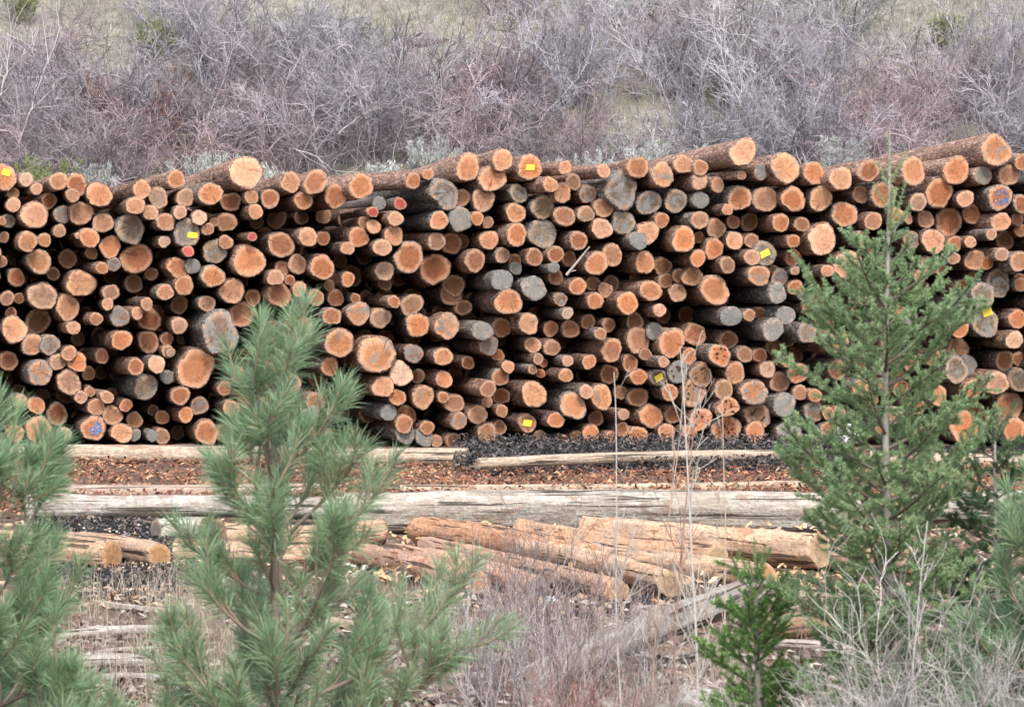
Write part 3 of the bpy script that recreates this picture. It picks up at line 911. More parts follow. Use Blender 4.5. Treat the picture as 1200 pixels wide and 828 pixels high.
def cross(label, x0, y0, x1, y1, thick, tone, grey, end=ENDT, group=LG, lift=0.0, seed=1, name='yard_log', **kw):
    """log across the view: base line from (x1, y1) to its sawn end (x0, y0), thickness in photo pixels"""
    Y = FPX * HC / (max(y0, y1) - HOR)
    rad = thick / 2 * Y / FPX
    return yard_log(name, on_ground(x0, y0, rad, lift), on_ground(x1, y1, rad, lift), rad, tone, grey, label, 'log', group, end=end, seed=seed, **kw)


cross('long tan log along the foot of the pile, ending at the black mulch', 548, 546, -15, 540, 23, PALE, 0.5, (0.35, 0.25, 0.18), seed=2, endgrey=0.5)
cross('thin pale pole lying along the black mulch below the pile', 938, 549, 560, 560, 13, PALE, 0.4, seed=3, lift=0.14)
cross('pale thin pole lying across the yard between the red bark chips', 975, 572, 468, 578, 11, PALE, 0.3, seed=4)
cross('pinkish-grey thin log lying across the left of the yard', 395, 580, 12, 581, 15, (0.47, 0.36, 0.30), 0.5, seed=5)
cross('pale scuffed log right behind the thick grey one at left', 470, 594, 26, 590, 15, (0.50, 0.44, 0.38), 0.5, seed=6)
cross('thick grey weathered log lying across the left of the yard', 462, 611, 30, 608, 26, GREYW, 0.5, ENDG, seed=7, endgrey=0.9)
cross('thickest cracked silvery log lying across the middle of the yard', 1012, 623, 404, 622, 46, (0.44, 0.40, 0.35), 0.5, ENDG, seed=8, rough=0.06, endgrey=0.9)
cross('grey log lying across the yard behind the dark fir at right', 1290, 612, 1062, 614, 34, GREYW, 0.6, ENDG, seed=9)
cross('brown scuffed pole behind the tall fir at the yard\'s right end', 1300, 547, 1020, 546, 18, PALE, 0.5, seed=10)
cross('short white-topped log stub lying on dark mulch at left', 183, 632, 243, 629, 24, (0.58, 0.56, 0.50), 0.3, (0.25, 0.2, 0.16), seed=11, endgrey=0.5, group=None)
# small rotten block against the stub
cross('rotten dark block beside the white-topped stub', 252, 632, 244, 631, 26, BRN, 0.4, BRN, seed=12, group=None, name='log_block')

# peeled orange poles of the lower yard; the sawn ends look to the right front
def pole(label, x0, y0, x1, y1, r, tone, end, seed, lift=0.0, grey=0.35, eg=0.15, **kw):
    Y0 = FPX * HC / (y0 - HOR)
    rad = r * Y0 / FPX
    return yard_log('peeled_pole', on_ground(x0, y0, rad, lift), on_ground(x1, y1, rad, lift), rad, tone, grey, label, 'pole', PG, end=end, endgrey=eg, seed=seed, rough=0.05, bend=0.05, jitter=0.085, **kw)


pole('thick peeled pole with a tan sawn end, above the leaning grey log', 786, 699, 570, 652, 17, YEL, ENDT, 21)
pole('pale peeled pole with a brown sawn end right of the thick tan one', 897, 692, 640, 656, 15, YEL, ENDO, 22, lift=0.03)
pole('orange peeled pole ending just above the red twigs', 722, 706, 500, 652, 15, ORANGE, ENDO, 23)
pole('orange peeled pole with a greyish end beside the pine on its right', 630, 701, 455, 660, 14, ORANGE, ENDG, 24, eg=0.6)
pole('bright splintered pole lying on top of the peeled poles', 962, 676, 690, 652, 19, (0.70, 0.48, 0.33), ENDT, 25, lift=0.12)
pole('thick orange pole at the back of the peeled poles', 1030, 668, 770, 648, 16, ORANGE, ENDO, 26, lift=0.02)
pole('reddish peeled pole lying between the silvery log and the pine', 690, 676, 490, 640, 17, (0.60, 0.33, 0.20), ENDO, 27, lift=0.05)
pole('red-orange pole half hidden by the pine on its right side', 560, 696, 405, 656, 15, ORANGE, ENDO, 28)
pole('peeled pole hidden mostly by the tall fir', 1075, 672, 890, 650, 15, ORANGE, ENDT, 29)
pole('peach pole filling the gap beside the thick tan-ended one', 840, 676, 610, 646, 17, (0.63, 0.38, 0.24), ENDT, 30, lift=0.06)
pole('upper sawn pole end at left, thick and orange', 131, 666, -60, 655, 18, (0.56, 0.37, 0.25), ENDO, 31, taper=0.35)
pole('lower sawn pole end at left, smaller, on black mulch', 187, 664, 60, 650, 15, (0.55, 0.38, 0.27), (0.58, 0.32, 0.14), 32)
pole('peeled pole running from behind the smaller sawn end into the pine', 420, 660, 205, 658, 14, (0.58, 0.39, 0.27), ENDO, 33)
pole('orange pole behind the pine trunk', 450, 646, 262, 650, 15, ORANGE, ENDO, 34, lift=0.08)

# dead wood at the front of the yard
def front_log(label, a, b, rad, tone, seed, grey=0.5, group='old grey logs at the front of the yard', **kw):
    return yard_log('old_log', a, b, rad, tone, grey, label, 'log', group, end=ENDG, endgrey=0.9, seed=seed, **kw)


q = P(890, 692, 35.0)
front_log('long grey dead log leaning up to the right out of the twigs', q, G(610, 806, 0.08), 0.115, (0.33, 0.305, 0.28), 41, rough=0.06, group=None)
cross('brown rotten log right of the leaning grey log', 890, 752, 968, 746, 34, BRN, 0.6, BRN, group=None, seed=42, rough=0.08, name='old_log')
cross('thin pale log above the brown rotten log', 884, 712, 1010, 708, 16, (0.42, 0.34, 0.27), 0.5, seed=43, group=None, name='old_log')
cross('thin grey log left of the pine, upper of two', 250, 748, 70, 750, 12, GREYW, 0.4, ENDG, seed=44, group=None, name='old_log')
cross('thick grey log left of the pine, lower of two', 190, 786, 60, 790, 17, GREYW, 0.5, ENDG, seed=45, group=None, name='old_log')
cross('thin orange slat-like pole on the mulch left of the pine', 262, 694, 60, 694, 7, ORANGE, 0.3, seed=46, group=None, name='old_log')
cross('tan log half hidden behind the pine', 470, 741, 372, 738, 19, (0.42, 0.32, 0.24), 0.6, seed=47, group=None, name='old_log')
cross('short grey log behind the grey twigs', 645, 764, 572, 752, 18, (0.36, 0.32, 0.29), 0.5, ENDG, seed=48, group=None, name='old_log')
cross('pale log low on the right beneath the small fir', 1000, 768, 880, 762, 13, (0.48, 0.43, 0.38), 0.5, ENDG, seed=49, group=None, name='old_log')

for (lab, a0, b0, a1, b1, th, tn_, sd) in (
        ('pale slab lying slantwise low between the left and middle pines', 236, 724, 120, 712, 9, (0.50, 0.45, 0.39), 81),
        ('bleached stick on the dry grass left of the middle pine', 200, 764, 96, 772, 7, (0.54, 0.50, 0.46), 82),
        ('grey plank-like log low beside the middle pine on its right', 600, 776, 500, 768, 12, (0.40, 0.36, 0.32), 83),
        ('pale broken log under the grey twig bush right of the pine', 690, 742, 592, 738, 12, (0.46, 0.41, 0.36), 84),
        ('grey broken log behind the upper end of the leaning log', 842, 716, 742, 722, 13, (0.38, 0.34, 0.31), 85),
        ('splintered brown log in the dark under the leaning log', 830, 770, 742, 764, 15, (0.27, 0.20, 0.16), 86),
        ('tan bark-stripped log low on the right behind bare twigs', 1010, 735, 905, 728, 12, (0.50, 0.40, 0.31), 87),
        ('whitish slab beneath the left pine near the bottom', 215, 806, 110, 800, 9, (0.52, 0.49, 0.45), 88)):
    cross(lab, a0, b0, a1, b1, th, tn_, 0.5, ENDG, seed=sd, group=None, name='old_log', rough=0.09, jitter=0.06)

# white board scrap on the pile's foot, pale rocks
mb = MB()
prof = [(-.14, 0), (.10, 0), (.30, .03), (.30, .22), (.17, .25), (.12, .22), (.13, .36), (-.12, .38)]
n = len(prof)
V = [(x, y, z) for y in (0, .03) for x, z in prof]
mb.add(V, [(k, n + k, n + (k + 1) % n, (k + 1) % n) for k in range(n)])
ctr = len(prof)
mb.add([(.04, 0, .15)] + [(x, 0, z) for x, z in prof], [(0, k + 1, (k + 1) % n + 1) for k in range(n)])
mb.add([(.04, .03, .15)] + [(x, .03, z) for x, z in prof], [(0, (k + 1) % n + 1, k + 1) for k in range(n)])
o = mb.build('board_scrap', M_BOARD, smooth=False)
o.location = P(990, 520, 78.6)
o.rotation_euler = (R(-8), 0, R(10))
tag(o, "white broken board propped at the pile's foot behind the tall fir", 'board')


def rock(label, px, py, w, seed):
    rnd = random.Random(seed)
    c = G(px, py)
    mb = MB()
    V, F = [], []
    nu, nv = 10, 6
    for j in range(nv + 1):
        for i in range(nu):
            t, p = i * 2 * math.pi / nu, j * math.pi / nv
            k = rnd.uniform(0.8, 1.12)
            V.append((w * k * math.sin(p) * math.cos(t), w * .7 * k * math.sin(p) * math.sin(t), w * .65 * k * math.cos(p) + w * .4))
    for j in range(nv):
        for i in range(nu):
            F.append((j * nu + i, (j + 1) * nu + i, (j + 1) * nu + (i + 1) % nu, j * nu + (i + 1) % nu))
    mb.add(V, F)
    o = mb.build('rock', M_ROCK, smooth=False)
    o.location = c
    tag(o, label, 'rock')


rock('pale grey rock at the foot of the right sapling', 822, 833, 0.15, 5)
rock('small whitish rock lying among the twigs below the peeled poles', 645, 707, 0.07, 6)
rock('whitish stone in the twigs under the tall fir', 1130, 800, 0.10, 7)

# ------------------------------------------------------------------ mulch, chips, dry grass
def mound(regions, name, label, mat):
    mb = MB()
    for (x0, x1, y0, y1, h, seed) in regions:
        rnd = np.random.default_rng(seed)
        nx, ny = 60, 16
        V = np.zeros((ny, nx, 3))
        for j in range(ny):
            for i in range(nx):
                u, v = i / (nx - 1), j / (ny - 1)
                b_ = G(x0 + (x1 - x0) * u, y0 + (y1 - y0) * (v))
                e = min(1, u * 8, (1 - u) * 8) * min(1, v * 3.5, (1 - v) * 3.5)
                V[j, i] = (b_.x, b_.y, -0.04 + (h * (0.75 + 0.3 * math.sin(u * 19 + seed)) + 0.05 * rnd.random()) * e)
        F = [(j * nx + i, (j + 1) * nx + i, (j + 1) * nx + i + 1, j * nx + i + 1) for j in range(ny - 1) for i in range(nx - 1)]
        F = [tuple(reversed(f)) for f in F]
        mb.add(V.reshape(-1, 3), np.array(F))
    o = mb.build(name, mat)
    tag(o, label, 'mulch', kind='stuff')
    return o


mound([(540, 905, 525, 553, 0.20, 1), (890, 1000, 528, 552, 0.15, 2), (40, 195, 608, 636, 0.05, 3), (60, 215, 668, 700, 0.03, 4),
       (570, 840, 618, 650, 0.06, 5), (1020, 1250, 520, 540, 0.08, 6), (860, 980, 614, 640, 0.06, 7), (240, 420, 610, 640, 0.06, 8), (640, 1000, 690, 720, 0.03, 9)],
      'black_mulch', 'black crumbled bark mulch spread in low banks across the yard', M_MULCH)


def flakes(name, n, region, cols, smin, smax, label, cat, tilt=0.5, zmax=0.05, seed=1, thr=None):
    r = np.random.default_rng(seed)
    px = r.uniform(region[0], region[1], n)
    py = r.uniform(region[2], region[3], n)
    Y = FPX * HC / (py - HOR)
    X = (px - CX) * Y / FPX
    Z = r.uniform(0.0, zmax, n) ** 1.0
    k = np.sin(X * 1.7 + np.sin(Y * 1.1) * 2) + np.sin(Y * 1.3 + X * .6) + r.normal(0, 0.7, n)
    keep = k > (-0.4 if thr is None else thr)
    X, Y, Z = X[keep], Y[keep], Z[keep]
    n = len(X)
    a = r.uniform(0, 2 * math.pi, n)
    d = np.stack([np.cos(a), np.sin(a), r.normal(0, tilt, n)], 1)
    d /= np.linalg.norm(d, axis=1, keepdims=True)
    q = np.stack([-np.sin(a), np.cos(a), r.normal(0, tilt, n)], 1)
    q /= np.linalg.norm(q, axis=1, keepdims=True)
    ln = r.uniform(smin, smax, n)[:, None]
    wd = ln * r.uniform(0.18, 0.6, n)[:, None]
    c = np.stack([X, Y, Z], 1)
    up = np.cross(d, q) * 0.012
    V = np.stack([c - d * ln / 2 - q * wd / 2, c + d * ln / 2 - q * wd * .3, c + d * ln * .45 + q * wd / 2, c - d * ln * .4 + q * wd * .5, c + up * 2], 1)
    F0 = np.array([[0, 1, 4], [1, 2, 4], [2, 3, 4], [3, 0, 4]])
    F = (np.arange(n)[:, None, None] * 5 + F0[None]).reshape(-1, 3)
    cc = np.array(cols)[r.integers(0, len(cols), n)] * r.uniform(0.7, 1.25, (n, 1))
    C_ = np.concatenate([np.repeat(cc, 5, axis=0), np.zeros((n * 5, 1))], 1)
    mb = MB()
    mb.add(V.reshape(-1, 3), F, col=C_)
    o = mb.build(name, M_CHIP, smooth=False)
    tag(o, label, cat, kind='stuff')
    return o


RED = [(0.24, 0.10, 0.065), (0.17, 0.08, 0.055), (0.28, 0.13, 0.08), (0.36, 0.20, 0.13), (0.11, 0.06, 0.05), (0.20, 0.09, 0.06), (0.48, 0.28, 0.17)]
flakes('red_bark_chips', 22000, (-40, 1260, 535, 604), RED, 0.02, 0.11, 'reddish bark chips and splinters strewn between the lying logs', 'bark chips', 0.55, 0.10, 3, -1.2)
flakes('yard_litter', 6000, (-40, 1260, 605, 720), [(0.34, 0.2, 0.13), (0.42, 0.3, 0.2), (0.2, 0.15, 0.12), (0.5, 0.38, 0.27), (0.10, 0.08, 0.07), (0.5, 0.46, 0.4)], 0.03, 0.14, 'wood splinters and bark littering the lower yard', 'wood litter', 0.4, 0.05, 4)
flakes('pale_splinters', 1500, (440, 1000, 610, 690), [(0.66, 0.42, 0.24), (0.6, 0.36, 0.2), (0.7, 0.5, 0.32)], 0.04, 0.16, 'pale orange shavings lying round the peeled poles', 'shavings', 0.6, 0.12, 5)
flakes('grey_slivers', 700, (-40, 1000, 690, 850), [(0.36, 0.32, 0.28), (0.42, 0.38, 0.34), (0.30, 0.24, 0.20)], 0.05, 0.24, 'pale grey wood slivers over the front of the yard', 'slivers', 0.25, 0.05, 16, -0.5)
flakes('twig_litter', 7000, (-40, 1260, 720, 860), [(0.24, 0.20, 0.175), (0.32, 0.28, 0.25), (0.16, 0.12, 0.11), (0.2, 0.13, 0.11)], 0.03, 0.12, 'grey leaf and twig litter over the front of the yard', 'litter', 0.4, 0.05, 6, -2)


for k, (x0, x1, y0, y1) in enumerate(((540, 905, 522, 552), (890, 1000, 526, 552), (60, 215, 660, 700), (40, 195, 604, 636), (570, 840, 620, 650))):
    pass
flakes('mulch_crumbs', 12000, (530, 1000, 524, 556), [(0.03, 0.03, 0.032), (0.06, 0.055, 0.055), (0.10, 0.09, 0.09), (0.17, 0.14, 0.13), (0.02, 0.02, 0.022)], 0.02, 0.10, 'black bark crumbs over the mulch bank at the foot of the pile', 'bark crumbs', 0.7, 0.26, 8, -9)
flakes('mulch_crumbs', 6000, (30, 225, 602, 700), [(0.03, 0.03, 0.032), (0.06, 0.055, 0.055), (0.10, 0.09, 0.09), (0.2, 0.16, 0.14), (0.02, 0.02, 0.022)], 0.02, 0.08, 'black bark crumbs over the mulch at the left of the yard', 'bark crumbs', 0.7, 0.05, 9, -9)


def blades(name, pos, hmin, hmax, lean, cols, width, label, cat, mat, seed, segs=3):
    r = np.random.default_rng(seed)
    n = len(pos)
    a = r.uniform(0, 2 * math.pi, n)
    dirh = np.stack([np.cos(a), np.sin(a), np.zeros(n)], 1)
    side = np.stack([-np.sin(a), np.cos(a), np.zeros(n)], 1)
    h = r.uniform(hmin, hmax, n)[:, None]
    ln = (r.uniform(0.1, 1.0, n) * lean)[:, None]
    P0 = np.asarray(pos)
    lv = []
    for k in range(segs + 1):
        t = k / segs
        c = P0 + dirh * h * ln * t ** 1.7 + np.array([0, 0, 1.0]) * h * (t - 0.35 * ln * t * t)
        w = width * (1 - t * 0.85)
        lv += [c - side * w, c + side * w]
    V = np.stack(lv, 1)
    m = 2 * (segs + 1)
    F0 = np.array([[2 * k, 2 * k + 1, 2 * k + 3, 2 * k + 2] for k in range(segs)])
    F = (np.arange(n)[:, None, None] * m + F0[None]).reshape(-1, 4)
    cc = np.array(cols)[r.integers(0, len(cols), n)] * r.uniform(0.75, 1.2, (n, 1))
    C_ = np.concatenate([np.repeat(cc, m, axis=0), np.zeros((n * m, 1))], 1)
    mb = MB()
    mb.add(V.reshape(-1, 3), F, col=C_)
    o = mb.build(name, mat)
    tag(o, label, cat, kind='stuff')
    return o


r_ = np.random.default_rng(21)
pos = []
while len(pos) < 9000:
    px, py = r_.uniform(-40, 1250), r_.uniform(690, 900)
    q = G(px, py)
    d = math.sin(q.x * 2.1 + q.y * 0.4) + math.sin(q.x * 0.8 - q.y * 0.7 + 2) + r_.normal(0, .8)
    if d > 0.5 or (170 < px < 290 and 660 < py < 800):
        pos.append((q.x, q.y, -0.03))
for _ in range(700):
    q = G(r_.normal(225, 28), r_.uniform(672, 760))
    pos.append((q.x, q.y, -0.03))
for _ in range(350):
    q = G(r_.normal(845, 14), r_.uniform(765, 800))
    pos.append((q.x, q.y, -0.03))
blades('dry_grass', pos, 0.15, 0.45, 0.9, [(0.40, 0.34, 0.26), (0.33, 0.28, 0.22), (0.48, 0.42, 0.33), (0.28, 0.23, 0.20)], 0.0032, 'straw-coloured dry grass at the front of the yard', 'grass', M_GRASS, 22)

pos = []
while len(pos) < 26000:
    X, Y = r_.uniform(-17, 17), r_.uniform(97, 113)
    d = math.sin(X * 0.9 + Y * 0.5) + math.sin(X * 0.37 - Y * 0.8 + 1) + r_.normal(0, .9)
    if d > -0.3:
        pos.append((X, Y, hill_z(Y, X) - 0.03))
blades('hillside_dry_grass', pos, 0.15, 0.5, 0.8, [(0.46, 0.42, 0.33), (0.38, 0.36, 0.28), (0.46, 0.43, 0.37), (0.33, 0.325, 0.245), (0.36, 0.33, 0.29)], 0.010, 'pale and greenish dry grass covering the hillside', 'grass', M_GRASS, 23, 2)

# ------------------------------------------------------------------ bare shrubs
def wander(rnd, p, d, length, n, curl, up):
    pts = [np.array(p, float)]
    d = np.array(d, float)
    for _ in range(n):
        d = d + np.array([rnd.gauss(0, curl), rnd.gauss(0, curl), rnd.gauss(0, curl) + up])
        d /= np.linalg.norm(d)
        pts.append(pts[-1] + d * length / n)
    return np.array(pts), d


def shrub_mesh(seed, stems, height, spread, thick, kids, kids2, curl=0.16, up=0.05, base=0.25, tipcol=(1, 1, 1), minr=0.0045, lean=(0, 0)):
    rnd = random.Random(seed)
    mb = MB()
    for s in range(stems):
        a = rnd.uniform(0, 2 * math.pi)
        o_ = rnd.uniform(0, base)
        p = (o_ * math.cos(a), o_ * math.sin(a), -0.15)
        sp = rnd.uniform(0.05, spread)
        d = np.array([math.cos(a) * sp + lean[0], math.sin(a) * sp + lean[1], 1.0])
        d /= np.linalg.norm(d)
        L = height * rnd.uniform(0.55, 1.0)
        n = 9
        pts, _ = wander(rnd, p, d, L, n, curl, up * 0.4)
        t0 = thick * rnd.uniform(0.6, 1.2)
        v = rnd.choice((0.45, 0.7, 0.9, 1.1, 1.3, 1.7))
        c1 = (v, v, v, 0)
        tube(mb, pts, np.linspace(t0, minr, n + 1), 4, c1)
        for q in range(kids):
            i = rnd.randint(2, n - 1)
            dd = pts[i] - pts[i - 1]
            dd = dd / np.linalg.norm(dd) + np.array([rnd.gauss(0, .6), rnd.gauss(0, .6), rnd.gauss(0.1, .35)])
            dd /= np.linalg.norm(dd)
            L2 = L * rnd.uniform(0.15, 0.42)
            p2, _ = wander(rnd, pts[i], dd, L2, 5, curl * 1.4, up)
            c2 = tuple(v * (0.5 + 0.5 * k) for k in tipcol) + (0,)
            tube(mb, p2, np.linspace(max(minr * 1.3, t0 * (1 - i / n) * 0.6), minr, 6), 3, c2)
            for w in range(kids2):
                j = rnd.randint(1, 4)
                d3 = p2[j] - p2[j - 1]
                d3 = d3 / np.linalg.norm(d3) + np.array([rnd.gauss(0, .7), rnd.gauss(0, .7), rnd.gauss(0.1, .45)])
                d3 /= np.linalg.norm(d3)
                p3, _ = wander(rnd, p2[j], d3, L2 * rnd.uniform(.25, .6), 3, curl * 1.4, up)
                c3 = tuple(v * k for k in tipcol) + (0,)
                tube(mb, p3, np.linspace(minr * 1.1, minr * 0.7, 4), 3, c3)
    return mb.mesh('bare_shrub', [M_TWIG])


def put(name, mesh, loc, rz, s, color, label, cat, group):
    o = bpy.data.objects.new(name, mesh)
    COL.objects.link(o)
    o.location = loc
    o.rotation_euler = (0, 0, rz)
    o.scale = (s, s, s * random.uniform(0.92, 1.08))
    o.color = (*color, 1)
    tag(o, label, cat, group)
    return o


protoA = [shrub_mesh(300 + k, 36, 3.0, 0.9, 0.016, 11, 4, 0.25, 0.02, 0.9, minr=0.005) for k in range(4)]      # dense thicket
protoB = [shrub_mesh(320 + k, 24, 3.4, 0.6, 0.018, 11, 4, 0.2, 0.05, 0.7, minr=0.0055) for k in range(3)]         # taller, upright
protoC = [shrub_mesh(340 + k, 40, 1.7, 1.1, 0.012, 10, 3, 0.26, 0.02, 0.8, minr=0.0055) for k in range(2)]          # low mounds
HUES = {'grey-mauve': (0.315, 0.282, 0.312), 'lavender-grey': (0.325, 0.305, 0.345), 'pinkish': (0.325, 0.26, 0.275), 'silvery': (0.375, 0.36, 0.375),
        'reddish': (0.27, 0.145, 0.135), 'brownish': (0.26, 0.205, 0.175)}
TOPREF = [(30, "the upper left yellow-tagged log"), (130, "the long top-left log"), (288, "the fattest log on the left top"), (420, "the red-painted log end"), (549, "the big orange log on the top row"),
          (640, "the top-row yellow-tagged log"), (776, "the half-bleached top log"), (871, "the fat splintered top log"), (945, "the bleached split log"), (1050, "the tip of the tall fir"), (1168, "the fat grey-edged top right log")]
seen = {}


def hill_shrub(px, Y, hue, kind, s=1.0, extra=None):
    X = (px - CX) * Y / FPX
    loc = (X, Y, hill_z(Y, X))
    mesh = random.choice(dict(A=protoA, B=protoB, C=protoC)[kind])
    word = dict(A='spreading', B='tall', C='low')[kind]
    tier = 'close above' if Y < 101.6 else ('midway above' if Y < 103.6 else ('far above' if Y < 105.8 else 'highest above'))
    ref = min(TOPREF, key=lambda t: abs(t[0] - px))[1]
    label = extra or f"{hue} {word} shrub {tier} {ref}"
    k = random.uniform(0.82, 1.12)
    c = tuple(v * k for v in HUES[hue])
    return put('bare_shrub', mesh, loc, random.uniform(0, 6.28), s * random.uniform(0.9, 1.12), c, label, 'shrub', 'bare shrubs on the hillside')


def hue_at(px, Y):
    w = random.random()
    if px < 420:
        return 'pinkish' if w < .38 else ('grey-mauve' if w < .75 else 'lavender-grey')
    if px < 700:
        return 'lavender-grey' if w < .4 else ('grey-mauve' if w < .75 else 'pinkish')
    return 'lavender-grey' if w < .4 else ('silvery' if w < .6 else ('grey-mauve' if w < .85 else 'pinkish'))


for (Y, step, kinds, ph) in ((100.6, 74, 'AAC', 0), (102.6, 80, 'AAB', 37), (104.6, 92, 'ABA', 12), (106.6, 125, 'ACB', 50)):
    px = -60 + ph
    while px < 1280:
        # openings where the photograph shows grass between the shrubs
        skip = (Y > 103.5 and 455 < px < 600) or (Y > 104 and 1020 < px < 1130) or (Y > 104 and 110 < px < 200) or (Y > 104 and -20 < px < 40)
        if not skip:
            hill_shrub(px + random.uniform(-20, 20), Y + random.uniform(-.6, .6), hue_at(px, Y), random.choice(kinds))
        px += step
hill_shrub(175, 103.2, 'reddish', 'C', 1.15, 'red-stemmed low shrub in the hillside gap over the long top-left log')
hill_shrub(150, 102.6, 'reddish', 'C', 1.0, 'dark reddish low shrub left in the hillside gap over the top-left logs')
hill_shrub(545, 102.8, 'brownish', 'C', 1.1, 'rusty brown low shrub above the big orange top-row log')
hill_shrub(590, 103.4, 'reddish', 'C', 0.9, 'rusty red low shrub part way up the hill in the middle')
hill_shrub(235, 101.4, 'brownish', 'C', 0.9, 'brownish low shrub just above the long top-left log')
hill_shrub(1180, 101.5, 'brownish', 'C', 1.0, 'brownish low shrub above the far right end of the pile')

# pale dead stems standing out of the thicket
def dead_stem(label, pts, r, col=(0.43, 0.41, 0.40), fork=9, seed=1):
    rnd = random.Random(seed)
    mb = MB()
    pts = np.array([list(P(x, y, Y)) for x, y, Y in pts])
    tq = np.linspace(0, len(pts) - 1, 14)
    pts = np.stack([np.interp(tq, range(len(pts)), pts[:, c]) for c in range(3)], 1)
    for c in range(3):
        pts[1:-1, c] = (pts[:-2, c] + 2 * pts[1:-1, c] + pts[2:, c]) / 4
        pts[:, c] += [rnd.gauss(0, .018) for _ in range(14)]
    tube(mb, pts, np.linspace(r * .7, r * 0.25, len(pts)), 5, (*col, 0))
    for k in range(fork):
        i = rnd.randint(1, len(pts) - 1)
        d = pts[i] - pts[i - 1]
        d = d / np.linalg.norm(d) + np.array([rnd.gauss(0, .6), rnd.gauss(0, .3), rnd.gauss(.2, .5)])
        d /= np.linalg.norm(d)
        p2, _ = wander(rnd, pts[i], d, rnd.uniform(.5, 1.3), 5, .15, .05)
        tube(mb, p2, np.linspace(r * .4, r * .15, 6), 4, (*col, 0))
    o = mb.build('dead_branch', M_STEM)
    tag(o, label, 'dead branch')


dead_stem('straight pale stem rising at the far left of the thicket', [(22, 170, 100), (38, 120, 100.2), (56, 75, 100.4), (72, 30, 100.6)], 0.032, seed=2)
dead_stem('pale stem leaning left at the left edge of the hillside', [(-5, 130, 100), (8, 80, 100.2), (14, 30, 100.4)], 0.03, seed=3)
dead_stem('bleached fallen branch lying high on the hill in the middle', [(600, -5, 109), (622, 22, 108.6), (640, 45, 108.3), (650, 66, 108)], 0.045, (0.6, 0.58, 0.55), 8, 4)
dead_stem('second bleached branch beside the fallen one on the hill', [(612, -3, 109), (645, 30, 108.4), (668, 48, 108)], 0.035, (0.6, 0.58, 0.55), 5, 5)
dead_stem('pale arching branch in the thicket above the red-painted log', [(396, 158, 100), (425, 132, 100.1), (465, 124, 100.2), (500, 132, 100.3)], 0.025, (0.46, 0.44, 0.43), 9, 6)
dead_stem('pale bent branch in the thicket right of the fattest top log', [(340, 175, 99.6), (362, 178, 99.7), (385, 195, 99.8), (400, 206, 99.9)], 0.02, (0.46, 0.44, 0.43), 7, 7)

# dark old log half buried up the hill
mb_a, mb_b = P(478, 52, 106.6), P(555, 53, 106.8)
yard_log('old_log', mb_b, mb_a, 0.10, (0.15, 0.11, 0.10), 0.5, 'dark rotten log lying on the grassy gap up the hill', 'log', seed=71, end=ENDG, endgrey=0.8)

# small green bushes on the hill
def leafy(mb, rnd, c, rx, ry, rz, n, size, cols):
    r = np.random.default_rng(rnd.randint(0, 99999))
    v = r.normal(0, 1, (n, 3))
    v /= np.linalg.norm(v, axis=1, keepdims=True)
    v *= r.uniform(0.25, 1.0, (n, 1)) ** 0.5
    # clumps
    k = 14
    cl = r.normal(0, .5, (k, 3))
    v = v * 0.45 + cl[r.integers(0, k, n)] * 0.75
    ctr = np.array(c) + v * np.array([rx, ry, rz])
    d = r.normal(0, 1, (n, 3)) + np.array([0, 0, 0.8])
    d /= np.linalg.norm(d, axis=1, keepdims=True)
    s = np.cross(d, r.normal(0, 1, (n, 3)))
    s /= np.linalg.norm(s, axis=1, keepdims=True)
    L = (size * r.uniform(.6, 1.4, n))[:, None]
    V = np.stack([ctr, ctr + d * L * .5 + s * L * .18, ctr + d * L, ctr + d * L * .5 - s * L * .18], 1)
    F = (np.arange(n)[:, None] * 4 + np.array([0, 1, 2, 3])[None])
    cc = np.array(cols)[r.integers(0, len(cols), n)] * r.uniform(.75, 1.25, (n, 1))
    C_ = np.concatenate([np.repeat(cc, 4, axis=0), np.zeros((n * 4, 1))], 1)
    mb.add(V.reshape(-1, 3), F, col=C_)


